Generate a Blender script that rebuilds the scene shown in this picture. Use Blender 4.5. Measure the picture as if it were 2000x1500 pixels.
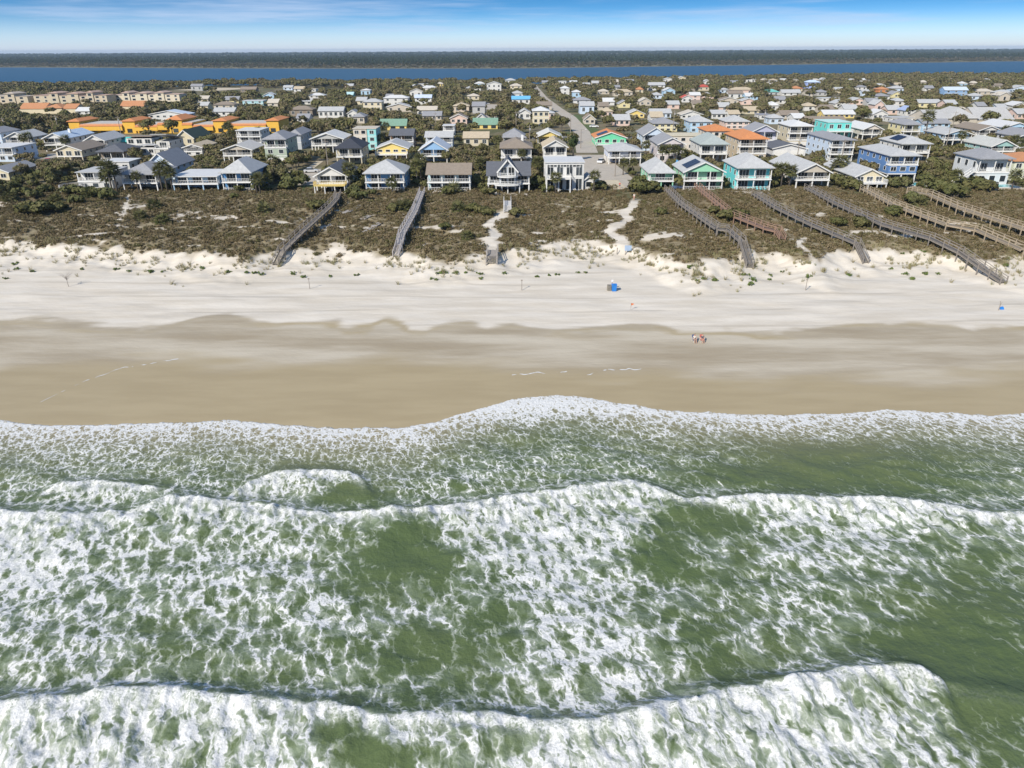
import bpy, bmesh, math, random
import numpy as np
from mathutils import Vector, Matrix, Euler
random.seed(7); RNG = np.random.default_rng(11)
R = math.radians
SC = bpy.context.scene
COL = SC.collection
for o in list(bpy.data.objects): bpy.data.objects.remove(o, do_unlink=True)

# ------------------------------------------------------------ camera, sky, sun, exposure
CAMZ, F, PITCH, ROLL = 42.0, 1386.0, R(25.26), R(-0.27)
cam = bpy.data.cameras.new('camera'); camo = bpy.data.objects.new('camera', cam); COL.objects.link(camo)
cam.sensor_width = 36; cam.lens = F/2000*36; cam.clip_start = 0.5; cam.clip_end = 40000
CR = Matrix.Rotation(math.pi/2-PITCH, 4, 'X') @ Matrix.Rotation(ROLL, 4, 'Z')
camo.matrix_world = Matrix.Translation((0, 0, CAMZ)) @ CR
SC.camera = camo
SUN_EL, SUN_AZ = R(37), R(38)            # shadows fall 38 degrees right of straight inland
wd = bpy.data.worlds.new('World'); SC.world = wd; wd.use_nodes = True
nt = wd.node_tree; nt.nodes.clear()
def N(nt, typ, **kw):
    n = nt.nodes.new(typ)
    for k, v in kw.items():
        if k.startswith('_'): setattr(n, k[1:], v)
        else:
            i = n.inputs[int(k[1:])] if k[0] == 'i' and k[1:].isdigit() else n.inputs[k.replace('__', ' ')]
            if hasattr(v, 'is_linked') or isinstance(v, bpy.types.NodeSocket): nt.links.new(v, i)
            else: i.default_value = v
    return n
def mth(nt, op, a, b=None, c=None, clamp=False):
    n = nt.nodes.new('ShaderNodeMath'); n.operation = op; n.use_clamp = clamp
    for k, v in enumerate((a, b, c)):
        if v is None: continue
        if isinstance(v, bpy.types.NodeSocket): nt.links.new(v, n.inputs[k])
        else: n.inputs[k].default_value = v
    return n.outputs[0]
def mixc(nt, fac, a, b):
    n = nt.nodes.new('ShaderNodeMix'); n.data_type = 'RGBA'
    for i, v in ((0, fac), (6, a), (7, b)):
        if isinstance(v, bpy.types.NodeSocket): nt.links.new(v, n.inputs[i])
        else: n.inputs[i].default_value = v if i == 0 else (*v[:3], 1)
    return n.outputs[2]
def ramp(nt, fac, lo, hi):               # smooth 0..1 between lo and hi
    n = nt.nodes.new('ShaderNodeMapRange'); n.interpolation_type = 'SMOOTHSTEP'
    for i, v in ((0, fac), (1, lo), (2, hi)):
        if isinstance(v, bpy.types.NodeSocket): nt.links.new(v, n.inputs[i])
        else: n.inputs[i].default_value = v
    return n.outputs[0]
def noise(nt, vec, scale, detail=4, rough=0.55, out=0):
    n = nt.nodes.new('ShaderNodeTexNoise'); nt.links.new(vec, n.inputs['Vector'])
    n.inputs['Scale'].default_value = scale; n.inputs['Detail'].default_value = detail; n.inputs['Roughness'].default_value = rough
    return n.outputs[out]
def vscale(nt, vec, s, off=(0, 0, 0)):
    n = nt.nodes.new('ShaderNodeMapping'); nt.links.new(vec, n.inputs['Vector']); n.inputs['Scale'].default_value = s; n.inputs['Location'].default_value = off
    return n.outputs[0]
tc = N(nt, 'ShaderNodeTexCoord').outputs['Generated']
sv = vscale(nt, tc, (1, 1, 5.5))
sky = N(nt, 'ShaderNodeTexSky', _sky_type='NISHITA', _sun_disc=False, _sun_elevation=SUN_EL, _sun_rotation=math.pi+SUN_AZ, _air_density=1.1, _dust_density=0.25, _ozone_density=2.5)
nt.links.new(N(nt, 'ShaderNodeVectorMath', _operation='NORMALIZE', i0=sv).outputs[0], sky.inputs[0])
cv = vscale(nt, tc, (2.2, 2.2, 34), (0.3, 0, 0.1))
cn = noise(nt, cv, 1.6, 4, 0.6)
sep = N(nt, 'ShaderNodeSeparateXYZ', i0=tc)
cir = mth(nt, 'MULTIPLY', ramp(nt, cn, 0.36, 0.74), 0.72)
low = mth(nt, 'MULTIPLY', ramp(nt, sep.outputs[2], 0.045, 0.0), 0.8)
white = mth(nt, 'MAXIMUM', cir, low)
skyc = N(nt, 'ShaderNodeHueSaturation', Saturation=1.42, Value=1.3, Color=sky.outputs[0]).outputs[0]
skyc = mixc(nt, white, skyc, (5.4, 6.7, 8.9))
bg = N(nt, 'ShaderNodeBackground', Color=skyc, Strength=0.1)
nt.links.new(bg.outputs[0], N(nt, 'ShaderNodeOutputWorld').inputs[0])
sl = bpy.data.lights.new('sun', 'SUN'); sl.energy = 4.9; sl.angle = R(0.5); sl.color = (1, 0.94, 0.84)
so = bpy.data.objects.new('sun', sl); COL.objects.link(so)
to_sun = Vector((-math.sin(SUN_AZ)*math.cos(SUN_EL), -math.cos(SUN_AZ)*math.cos(SUN_EL), math.sin(SUN_EL)))
so.rotation_euler = to_sun.to_track_quat('Z', 'Y').to_euler(); so.location = (-60, -80, 120)
vs = SC.view_settings; vs.view_transform = 'Standard'; vs.look = 'None'; vs.exposure = 0.08; vs.gamma = 1; vs.use_curve_mapping = False
SC.render.engine = 'CYCLES'
cy = SC.cycles; cy.max_bounces = 4; cy.diffuse_bounces = 2; cy.glossy_bounces = 2; cy.transmission_bounces = 2; cy.transparent_max_bounces = 4; cy.caustics_reflective = False; cy.caustics_refractive = False

# ------------------------------------------------------------ noise and the lie of the land
def _h(a, b, s):
    n = (a.astype(np.int64)*374761393 + b.astype(np.int64)*668265263 + s*974634777) & 0xffffffff
    n = ((n ^ (n >> 13))*1274126177) & 0xffffffff
    return ((n ^ (n >> 16)) & 0xffffff)/float(0xffffff)
def vn(x, y, s=0):
    x = np.asarray(x, float); y = np.asarray(y, float)
    i = np.floor(x); j = np.floor(y); u = x-i; v = y-j
    u = u*u*(3-2*u); v = v*v*(3-2*v)
    return (_h(i, j, s)*(1-u)+_h(i+1, j, s)*u)*(1-v)+(_h(i, j+1, s)*(1-u)+_h(i+1, j+1, s)*u)*v
def fbm(x, y, o=4, s=0):
    t = 0; a = 0.5; w = 0
    for k in range(o): t = t+a*vn(x*2**k, y*2**k, s+k*17); w += a; a *= 0.5
    return t/w
def sst(x, a, b):
    t = np.clip((np.asarray(x, float)-a)/(b-a), 0, 1); return t*t*(3-2*t)
CRn = np.array(CR.to_3x3())
def ray(px, py): return CRn @ np.array(((px-1000)/F, -(py-750)/F, -1.0))
def atz(px, py, z):
    d = ray(px, py); t = (z-CAMZ)/d[2]; return np.array((d[0]*t, d[1]*t, z))
def curve(pts, z, sm=1.5):               # a line across the view, given as seen, turned into y(x) on the plane z
    w = np.array([atz(a, b, z) for a, b in pts]); o = np.argsort(w[:, 0]); w = w[o]
    xs = np.linspace(-3000, 3000, 12001) if sm > 20 else np.linspace(-400, 400, 3201)
    ys = np.interp(xs, w[:, 0], w[:, 1]); k = int(3*sm/(xs[1]-xs[0]))+1
    g = np.exp(-0.5*((np.arange(-k, k+1)*(xs[1]-xs[0]))/sm)**2); g /= g.sum()
    ys = np.convolve(np.pad(ys, k, 'edge'), g, 'valid')
    return lambda x: np.interp(x, xs, ys)
toe = curve([(-300, 468), (0, 470), (100, 478), (200, 483), (300, 488), (430, 501), (480, 503), (545, 491), (600, 488), (690, 489), (790, 496), (860, 506), (940, 501), (1000, 490), (1060, 482), (1110, 474), (1180, 471), (1215, 480), (1250, 485), (1290, 505), (1345, 516), (1400, 508), (1480, 492), (1540, 500), (1580, 514), (1640, 490), (1720, 488), (1800, 491), (1870, 500), (1940, 513), (2000, 500), (2300, 505)], 4.6, 1.2)
lag0 = curve([(-900, 190), (-300, 179), (0, 174), (300, 172), (400, 169), (450, 167), (700, 168), (1000, 166), (1200, 161), (1500, 156), (1700, 153), (2000, 152), (2500, 148)], 0, 30)
lag1 = curve([(-900, 134), (0, 131.5), (500, 134), (1000, 134), (1500, 127), (2000, 119.5), (2900, 112)], 0, 60)
def gz(x, y):
    x = np.asarray(x, float); y = np.asarray(y, float)
    t = y-toe(x)
    zb = np.interp(y, [-600, 0, 40, 70, 80, 105, 130, 140], [-9, -4, -2.2, -0.6, 0, 1.3, 2.1, 2.4])
    zd = np.interp(t, [-60, -14, -8, -3, 0, 3, 12, 30, 50, 60], [-9, 1.5, 2.55, 3.2, 4.6, 5.2, 5.6, 6.2, 6.9, 7.0])
    m = sst(t, -1, 4)*sst(t, 58, 40)
    z = np.maximum(zb, zd)
    z = z+(fbm(x/7, y/7, 3, 3)-0.5)*1.5*m+(fbm(x/3.2, y/3.2, 3, 9)-0.5)*1.3*sst(t, -14, -4)*sst(t, 3, 0)
    z = z+(fbm(x/11, y/4, 3, 5)-0.5)*0.45*sst(y, 100, 116)*sst(t, -3, -9)
    z = np.where(y > 230, np.interp(y, [230, 300, 420, 700, 1000, 1200], [7, 7, 6, 4, 2.2, 1.6]), z)
    z = np.where(y > 700, np.minimum(z, np.clip((lag0(x)-y)*0.06, -4, 9)), z)
    return np.where(y > 1500, np.clip((y-lag1(x))*0.03, -4, 2.5), z)
TS = np.geomspace(38, 20000, 1800)
def at(px, py, dz=0.0):                  # where a sight line through the photograph meets the land
    d = ray(px, py); d = d/np.linalg.norm(d)
    X, Y, Z = d[0]*TS, d[1]*TS, CAMZ+d[2]*TS
    g = Z-gz(X, Y)-dz; k = int(np.argmax(g < 0))
    if g[k] >= 0: k = len(TS)-1
    f = g[k-1]/(g[k-1]-g[k]) if k else 0
    t = TS[k-1]+(TS[k]-TS[k-1])*f
    x, y = d[0]*t, d[1]*t
    return Vector((x, y, float(gz(x, y))+dz))
def depth(p): return float(np.dot(CRn.T @ (np.array(p)-np.array((0, 0, CAMZ))), (0, 0, -1)))
def proj(p):
    c = CRn.T @ (np.array(p, float)-np.array((0, 0, CAMZ))); return 1000+F*c[0]/-c[2], 750-F*c[1]/-c[2]

# ------------------------------------------------------------ materials
MATS = {}
def newmat(name):
    m = bpy.data.materials.new(name); m.use_nodes = True; nt = m.node_tree
    return m, nt, nt.nodes['Principled BSDF']
def paint(col, rough=0.6, var=0.12, scale=1.5, bump=0.0, metal=0.0, seam=None):
    key = (tuple(round(c, 3) for c in col), rough, var, scale, bump, metal, seam)
    if key in MATS: return MATS[key]
    m, nt, b = newmat('paint')
    co = N(nt, 'ShaderNodeTexCoord').outputs['Object']
    n1 = noise(nt, co, scale, 5, 0.65); n2 = noise(nt, vscale(nt, co, (3, 3, 0.25)), scale, 3)
    f = mth(nt, 'ADD', mth(nt, 'MULTIPLY', n1, 0.6), mth(nt, 'MULTIPLY', n2, 0.4))
    c = mixc(nt, ramp(nt, f, 0.3, 0.7), [v*(1-var) for v in col], [min(1, v*(1+var*0.7)) for v in col])
    nt.links.new(c, b.inputs['Base Color']); b.inputs['Roughness'].default_value = rough; b.inputs['Metallic'].default_value = metal
    if seam:                              # lap siding, shingle courses or standing seams
        w = N(nt, 'ShaderNodeTexWave', _wave_type='BANDS', _bands_direction=seam[0], _wave_profile='SAW', Vector=co, Scale=seam[1])
        nt.links.new(N(nt, 'ShaderNodeBump', Strength=0.5, Distance=0.03, Height=w.outputs[0]).outputs[0], b.inputs['Normal'])
    elif bump:
        nt.links.new(N(nt, 'ShaderNodeBump', Strength=bump, Distance=0.05, Height=n1).outputs[0], b.inputs['Normal'])
    MATS[key] = m; return m
def glass():
    if 'glass' in MATS: return MATS['glass']
    m, nt, b = newmat('window_glass')
    oi = N(nt, 'ShaderNodeObjectInfo').outputs['Random']
    nt.links.new(mixc(nt, oi, (0.012, 0.016, 0.02), (0.07, 0.085, 0.095)), b.inputs['Base Color'])
    b.inputs['Roughness'].default_value = 0.08; b.inputs['Specular IOR Level'].default_value = 0.6
    MATS['glass'] = m; return m

# ------------------------------------------------------------ objects
def tag(o, label=None, cat=None, group=None, kind=None):
    if label: o['label'] = label
    if cat: o['category'] = cat
    if group: o['group'] = group
    if kind: o['kind'] = kind
    return o
def link(o, parent=None):
    COL.objects.link(o)
    if parent is not None: o.parent = parent
    return o
def empty(name, loc, rz=0):
    o = bpy.data.objects.new(name, None); o.empty_display_size = 0.5
    o.location = loc; o.rotation_euler = (0, 0, rz); return link(o)
def meshobj(name, V, Fc, mats, parent=None, mi=None, smooth=False, loc=None):
    me = bpy.data.meshes.new(name); me.from_pydata([tuple(v) for v in V], [], [tuple(f) for f in Fc])
    for m in (mats if isinstance(mats, (list, tuple)) else [mats]): me.materials.append(m)
    if mi is not None: me.polygons.foreach_set('material_index', mi)
    if smooth: me.polygons.foreach_set('use_smooth', [True]*len(me.polygons))
    me.update()
    o = bpy.data.objects.new(name, me)
    if loc is not None: o.location = loc
    return link(o, parent)
class MB:                                # collects boxes, bars and prisms for one part
    def __init__(s): s.V = []; s.F = []
    def add(s, V, Fc):
        k = len(s.V); s.V += [tuple(v) for v in V]; s.F += [tuple(i+k for i in f) for f in Fc]; return s
    def box(s, x0, x1, y0, y1, z0, z1):
        return s.add([(x0,y0,z0),(x1,y0,z0),(x1,y1,z0),(x0,y1,z0),(x0,y0,z1),(x1,y0,z1),(x1,y1,z1),(x0,y1,z1)],
                     [(0,3,2,1),(4,5,6,7),(0,1,5,4),(1,2,6,5),(2,3,7,6),(3,0,4,7)])
    def bar(s, a, b, w, h=None):
        a = Vector(a); b = Vector(b); d = (b-a).normalized(); h = h or w
        u = d.cross(Vector((0, 0, 1)));  u = u.normalized() if u.length > 1e-4 else Vector((1, 0, 0)); v = u.cross(d)
        q = [(-1,-1),(1,-1),(1,1),(-1,1)]
        return s.add([p+u*(i*w/2)+v*(j*h/2) for p in (a, b) for i, j in q], [(0,1,2,3),(7,6,5,4),(0,4,5,1),(1,5,6,2),(2,6,7,3),(3,7,4,0)])
    def tube(s, pts, rad, n=6):
        pts = [Vector(p) for p in pts]; k = len(s.V)
        for i, p in enumerate(pts):
            d = (pts[min(i+1, len(pts)-1)]-pts[max(i-1, 0)]).normalized()
            u = d.cross(Vector((0.3, 1, 0.1))).normalized(); v = d.cross(u); r = rad[i] if hasattr(rad, '__len__') else rad
            s.V += [tuple(p+(u*math.cos(2*math.pi*j/n)+v*math.sin(2*math.pi*j/n))*r) for j in range(n)]
        for i in range(len(pts)-1):
            for j in range(n): s.F.append((k+i*n+j, k+i*n+(j+1)%n, k+(i+1)*n+(j+1)%n, k+(i+1)*n+j))
        s.F.append(tuple(k+j for j in range(n))[::-1]); s.F.append(tuple(k+(len(pts)-1)*n+j for j in range(n)))
        return s
    def build(s, name, m, parent=None, smooth=False, loc=None): return meshobj(name, s.V, s.F, m, parent, smooth=smooth, loc=loc)
def gridobj(name, xs, ys, zf, mat, attrs=None):
    X, Y = np.meshgrid(xs, ys); Z = zf(X, Y); nx, ny = len(xs), len(ys)
    me = bpy.data.meshes.new(name); me.vertices.add(nx*ny)
    me.vertices.foreach_set('co', np.stack((X, Y, Z), -1).astype(np.float32).ravel())
    i = (np.arange(ny-1)[:, None]*nx+np.arange(nx-1)[None, :]).ravel()
    q = np.stack((i, i+1, i+1+nx, i+nx), -1).astype(np.int32)
    me.loops.add(q.size); me.loops.foreach_set('vertex_index', q.ravel())
    me.polygons.add(len(q)); me.polygons.foreach_set('loop_start', np.arange(0, q.size, 4, dtype=np.int32))
    me.update(calc_edges=True); me.polygons.foreach_set('use_smooth', np.ones(len(q), bool))
    for k, fn in (attrs or {}).items():
        a = me.attributes.new(k, 'FLOAT', 'POINT'); a.data.foreach_set('value', np.asarray(fn(X, Y), np.float32).ravel())
    me.materials.append(mat); me.validate()
    return link(bpy.data.objects.new(name, me))
def axis(fine0, fine1, step, lo, hi, grow=1.12):
    a = list(np.arange(fine0, fine1, step)); s = step; v = a[-1]
    while v < hi: s *= grow; v += s; a.append(v)
    s = step; v = a[0]; pre = []
    while v > lo: s *= grow; v -= s; pre.append(v)
    return np.array(pre[::-1]+a)
# ------------------------------------------------------------ the ground sheet: beach, dune, town, far shore
dry = curve([(-300, 622), (0, 628), (75, 625), (150, 634), (300, 640), (345, 633), (400, 616), (455, 612), (475, 621), (540, 630), (660, 626), (680, 637), (725, 637), (750, 626), (790, 630), (800, 640), (835, 640), (870, 628), (925, 630), (950, 641), (1000, 632), (1040, 640), (1090, 641), (1170, 637), (1300, 634), (1320, 642), (1385, 643), (1420, 640), (1480, 648), (1560, 645), (1660, 634), (1715, 630), (1740, 638), (1790, 628), (1860, 632), (1890, 641), (1930, 632), (2000, 636), (2300, 636)], 1.4, 0.4)
wet = curve([(-300, 735), (0, 725), (180, 715), (350, 702), (500, 714), (640, 712), (760, 698), (900, 706), (1000, 716), (1120, 722), (1250, 720), (1400, 734), (1500, 742), (1640, 736), (1800, 732), (2000, 722), (2300, 724)], 0.7, 1.2)
swash = curve([(-300, 812), (0, 818), (40, 822), (110, 829), (200, 826), (330, 822), (440, 817), (520, 824), (640, 832), (780, 832), (850, 820), (930, 797), (1000, 779), (1090, 770), (1180, 781), (1300, 798), (1480, 807), (1640, 805), (1740, 796), (1850, 803), (1940, 808), (2000, 803), (2300, 806)], 0.25, 0.8)
PATHS = [[(991, 412), (975, 425), (955, 437), (952, 446), (972, 459), (955, 468), (963, 480), (961, 492)],
         [(1243, 389), (1236, 404), (1218, 418), (1229, 430), (1184, 453), (1210, 466), (1216, 480), (1212, 497)],
         [(252, 380), (246, 402), (232, 430)], [(290, 400), (252, 408)], [(1190, 345), (1205, 360), (1213, 371)], [(1555, 472), (1575, 492), (1590, 510)]]
PW = []
for p, pw_ in zip(PATHS, (1.35, 1.35, .7, .5, .8, .7)):
    w = [at(a, b) for a, b in p]
    for a, b in zip(w, w[1:]):
        PW.append((a.x, a.y, b.x, b.y, 1.35-pw_))
def pathmask(X, Y, width=1.35):
    d = np.full(np.shape(X), 1e9)
    for ax, ay, bx, by, nar in PW:
        L = (bx-ax)**2+(by-ay)**2
        t = np.clip(((X-ax)*(bx-ax)+(Y-ay)*(by-ay))/L, 0, 1)
        d = np.minimum(d, np.hypot(X-ax-t*(bx-ax), Y-ay-t*(by-ay))+nar)
    return sst(d+(vn(np.asarray(X)/1.3, np.asarray(Y)/1.3, 4)-0.5)*0.8, width+0.5, width-0.3)
def vegmask(X, Y):
    t = Y-toe(X)+(fbm(X/2.5, Y/2.5, 3, 21)-0.5)*5
    v = sst(t, -0.8, 1.2)
    bare = sst(fbm(X/6+40, Y/3, 4, 31), 0.675, 0.735)*sst(t, 46, 26)
    return v*(1-0.9*bare)*(1-pathmask(X, Y))
def wetf(X, Y): return sst(Y-wet(X)+(fbm(X/14, Y/4, 4, 8)-0.5)*11, 3.6, -3.6)
def dampf(X, Y): return sst(Y-dry(X)+(fbm(X/7, Y/2.4, 4, 2)-0.5)*6, 1.1, -1.1)
m, nt, b = newmat('ground')
geo = N(nt, 'ShaderNodeNewGeometry').outputs['Position']
A = lambda k: N(nt, 'ShaderNodeAttribute', _attribute_name=k).outputs['Fac']
n1 = noise(nt, geo, 0.35, 3, 0.6); n2 = noise(nt, vscale(nt, geo, (0.12, 0.7, 1)), 0.6, 4, 0.62); n3 = noise(nt, geo, 3.0, 2, 0.7); n4 = noise(nt, geo, 0.05, 2)
n5 = noise(nt, vscale(nt, geo, (0.03, 0.16, 1)), 1.0, 4, 0.6)
dryc = mixc(nt, ramp(nt, n2, 0.3, 0.72), (0.58, 0.515, 0.42), (0.69, 0.63, 0.54))
dryc = mixc(nt, mth(nt, 'MULTIPLY', ramp(nt, n3, 0.55, 0.8), 0.25), dryc, (0.4, 0.35, 0.27))
dampc = mixc(nt, ramp(nt, n5, 0.32, 0.68), (0.34, 0.28, 0.195), (0.52, 0.46, 0.36))
dampc = mixc(nt, mth(nt, 'MULTIPLY', ramp(nt, n2, 0.5, 0.75), 0.4), dampc, (0.37, 0.315, 0.235))
wetc = mixc(nt, ramp(nt, n2, 0.3, 0.7), (0.365, 0.29, 0.17), (0.41, 0.33, 0.198))
soil = mixc(nt, ramp(nt, n1, 0.35, 0.65), (0.19, 0.15, 0.09), (0.30, 0.25, 0.155))
townc = mixc(nt, ramp(nt, n4, 0.4, 0.6), (0.11, 0.11, 0.05), (0.2, 0.165, 0.1))
townc = mixc(nt, ramp(nt, n1, 0.5, 0.75), townc, (0.24, 0.2, 0.135))
trk = N(nt, 'ShaderNodeTexWave', _wave_type='BANDS', _bands_direction='Y', Vector=geo, Scale=0.045, Distortion=5.0, Detail=1.0, **{'Detail__Scale': 0.25}).outputs['Fac']
trk = mth(nt, 'MULTIPLY', ramp(nt, trk, 0.955, 0.995), ramp(nt, n4, 0.42, 0.55))
dryc = mixc(nt, mth(nt, 'MULTIPLY', trk, 0.4), dryc, (0.40, 0.35, 0.28))
c = mixc(nt, A('damp'), dryc, dampc)
c = mixc(nt, A('wet'), c, wetc)
edge = A('edge'); c = mixc(nt, mth(nt, 'MULTIPLY', mth(nt, 'MULTIPLY', edge, ramp(nt, n5, 0.42, 0.6)), 0.6), c, (0.33, 0.25, 0.12))
c = mixc(nt, A('veg'), c, soil)
c = mixc(nt, A('town'), c, townc)
nt.links.new(c, b.inputs['Base Color'])
rg = mth(nt, 'SUBTRACT', 0.9, mth(nt, 'MULTIPLY', A('wet'), 0.42))
nt.links.new(mth(nt, 'SUBTRACT', rg, mth(nt, 'MULTIPLY', A('damp'), 0.12)), b.inputs['Roughness'])
b.inputs['Specular IOR Level'].default_value = 0.18
hb = noise(nt, vscale(nt, geo, (0.4, 1, 1)), 1.6, 3, 0.7)
bs = mth(nt, 'SUBTRACT', 0.5, mth(nt, 'MULTIPLY', A('wet'), 0.46))
bn = N(nt, 'ShaderNodeBump', Distance=0.12, Height=hb); nt.links.new(bs, bn.inputs['Strength'])
nt.links.new(bn.outputs[0], b.inputs['Normal'])
gx = axis(-155, 155, 0.55, -6500, 6500, 1.14)
gy = np.concatenate((axis(84, 212, 0.45, -500, 212.1, 1.2), np.array([213, 215, 218, 222, 227]), np.arange(232, 700, 9), np.arange(700, 2400, 14), np.geomspace(2420, 16000, 30)))
ground = gridobj('ground', gx, gy, lambda X, Y: gz(X, Y), m, {
    'damp': lambda X, Y: dampf(X, Y)*sst(Y, 160, 140), 'wet': lambda X, Y: wetf(X, Y)*sst(Y, 160, 140),
    'edge': lambda X, Y: sst(np.abs(Y-dry(X)+1.2+(fbm(X/7, Y/2.4, 4, 2)-0.5)*6), 2.2, 0.2),
    'veg': vegmask, 'town': lambda X, Y: sst(Y-toe(X)+(vn(X/5, Y/5, 6)-.5)*8, 44, 56)})
tag(ground, 'sandy ground sheet of beach, dune and town lots', kind='structure')

# ------------------------------------------------------------ the ocean: breaking waves and foam
# each breaker: crest line as seen, with its height (m) and how far the white water trails seaward (m)
BREAK = [
 ([(-300, 1010), (0, 992), (160, 1000), (290, 985), (330, 969), (450, 974), (590, 992), (720, 1001), (760, 992), (860, 984), (1000, 966), (1100, 955), (1230, 937), (1290, 950), (1330, 966), (1420, 968), (1470, 963), (1600, 970), (1750, 976), (1850, 984), (1930, 1000), (1990, 996), (2300, 990)], 1.0,
  [(-300, .6, 9), (0, .6, 9), (160, .5, 6), (250, .3, 2), (330, .75, 5), (560, .6, 4), (640, .35, 1), (760, .95, 1.0), (860, .7, 3), (1000, .85, 8), (1230, .9, 10), (1300, .5, 3), (1400, .3, .5), (1480, .7, 5), (1750, .75, 7), (1880, .6, 4), (1940, .4, 1.0), (2000, .5, 3), (2300, .6, 5)], 3.6),
 ([(-300, 1385), (0, 1372), (120, 1358), (240, 1338), (330, 1336), (430, 1350), (560, 1358), (680, 1370), (740, 1389), (860, 1385), (950, 1380), (1020, 1395), (1090, 1411), (1180, 1402), (1250, 1385), (1400, 1347), (1540, 1325), (1650, 1303), (1740, 1297), (1815, 1301), (1900, 1330), (2300, 1370)], 1.4,
  [(-300, 1.0, 16), (0, 1.0, 16), (300, 1.1, 16), (640, .95, 9), (720, .6, 2), (860, .7, 3), (1000, .8, 4), (1130, .85, 7), (1200, 1.0, 14), (1500, 1.25, 16), (1780, 1.2, 13), (1815, .9, 6), (1850, .45, 0.3), (2300, .4, 0.2)], 3.4),
 ([(60, 962), (110, 944), (180, 938), (250, 940), (300, 948), (400, 962)], .6, [(60, 0, 0), (110, .45, 2.5), (200, .5, 3), (270, .45, 1.5), (320, .2, .3), (380, 0, 0)], 1.8),
 ([(430, 972), (470, 945), (530, 921), (600, 914), (680, 920), (710, 935), (730, 970)], .6, [(430, 0, 0), (470, .35, 2.5), (560, .5, 4), (650, .5, 2.5), (700, .4, .6), (730, 0, 0)], 2.2),
]
# clear green patches: centre as seen, radii (m), strength
CLEAR = [(780, 1050, 2.2, 3.2, .75), (755, 1110, 2.6, 3, .5), (860, 1100, 1.6, 2.6, .5), (870, 1290, 3.2, 2.2, .4), (800, 1260, 2.5, 2.2, .35), (1285, 1075, 1.8, 3.0, .7), (1400, 1020, 5, 1.8, .45), (1350, 1000, 3, 1.4, .4),
 (1370, 1230, 2.2, 2, .4), (1430, 1310, 2.5, 1.8, .4), (1930, 1330, 5, 3.0, .8), (1880, 1230, 3.5, 3, .45), (1960, 1180, 5, 4, .35), (1850, 1060, 3.5, 3.5, .4), (1750, 1250, 3, 2, .35), (1900, 1420, 4, 4, .3),
 (690, 1440, 2.4, 1.8, .7), (720, 1480, 2.5, 1.4, .5), (1620, 890, 10, 3.0, .55), (1480, 930, 9, 2.0, .5), (1750, 940, 9, 2.0, .4), (1900, 900, 8, 3, .15), (700, 970, 2.0, 1.5, .7), (650, 975, 2.5, 1.2, .5), (420, 1330, 4, 2.0, .25), (300, 1010, 1.5, 1.0, .5), (260, 950, 1.6, 1.0, .6), (90, 960, 1.5, .8, .6),
 (330, 1250, 5, 3.0, .14), (1100, 870, 9, 3, .15), (950, 1190, 2, 3, .3), (450, 1060, 3, 2, .15), (1000, 1440, 2.5, 2.0, .35), (880, 1470, 2.5, 1.5, .25), (1400, 1120, 4, 3, .25), (1180, 1330, 2, 1.5, .2), (1650, 1130, 4, 2.4, .15)]
DENSE = [(60, 1120, 7, 5, .2), (430, 1120, 7, 4, .12), (150, 1250, 6, 3, .14), (1080, 1100, 4, 5, .16), (1130, 1230, 4, 3.5, .2), (1150, 1320, 5, 2.5, .14), (560, 1210, 4, 2.5, .12), (1060, 800, 9, 2.5, .3), (650, 1180, 4, 2, .1), (1560, 1090, 6, 2.5, .12), (330, 1320, 5, 1.3, .3), (1230, 1370, 4, 1.2, .2), (200, 880, 9, 3, .1), (1560, 1180, 5, 1.5, .1)]
BW = []
for pts, z, amp, wb in BREAK:
    cf = curve(pts, z, 0.55)
    w = np.array([atz(a, np.interp(a, [p[0] for p in pts], [p[1] for p in pts]), z)[0] for a, _, _ in amp])
    BW.append((cf, w, np.array([a[1] for a in amp]), np.array([a[2] for a in amp]), wb))
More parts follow.
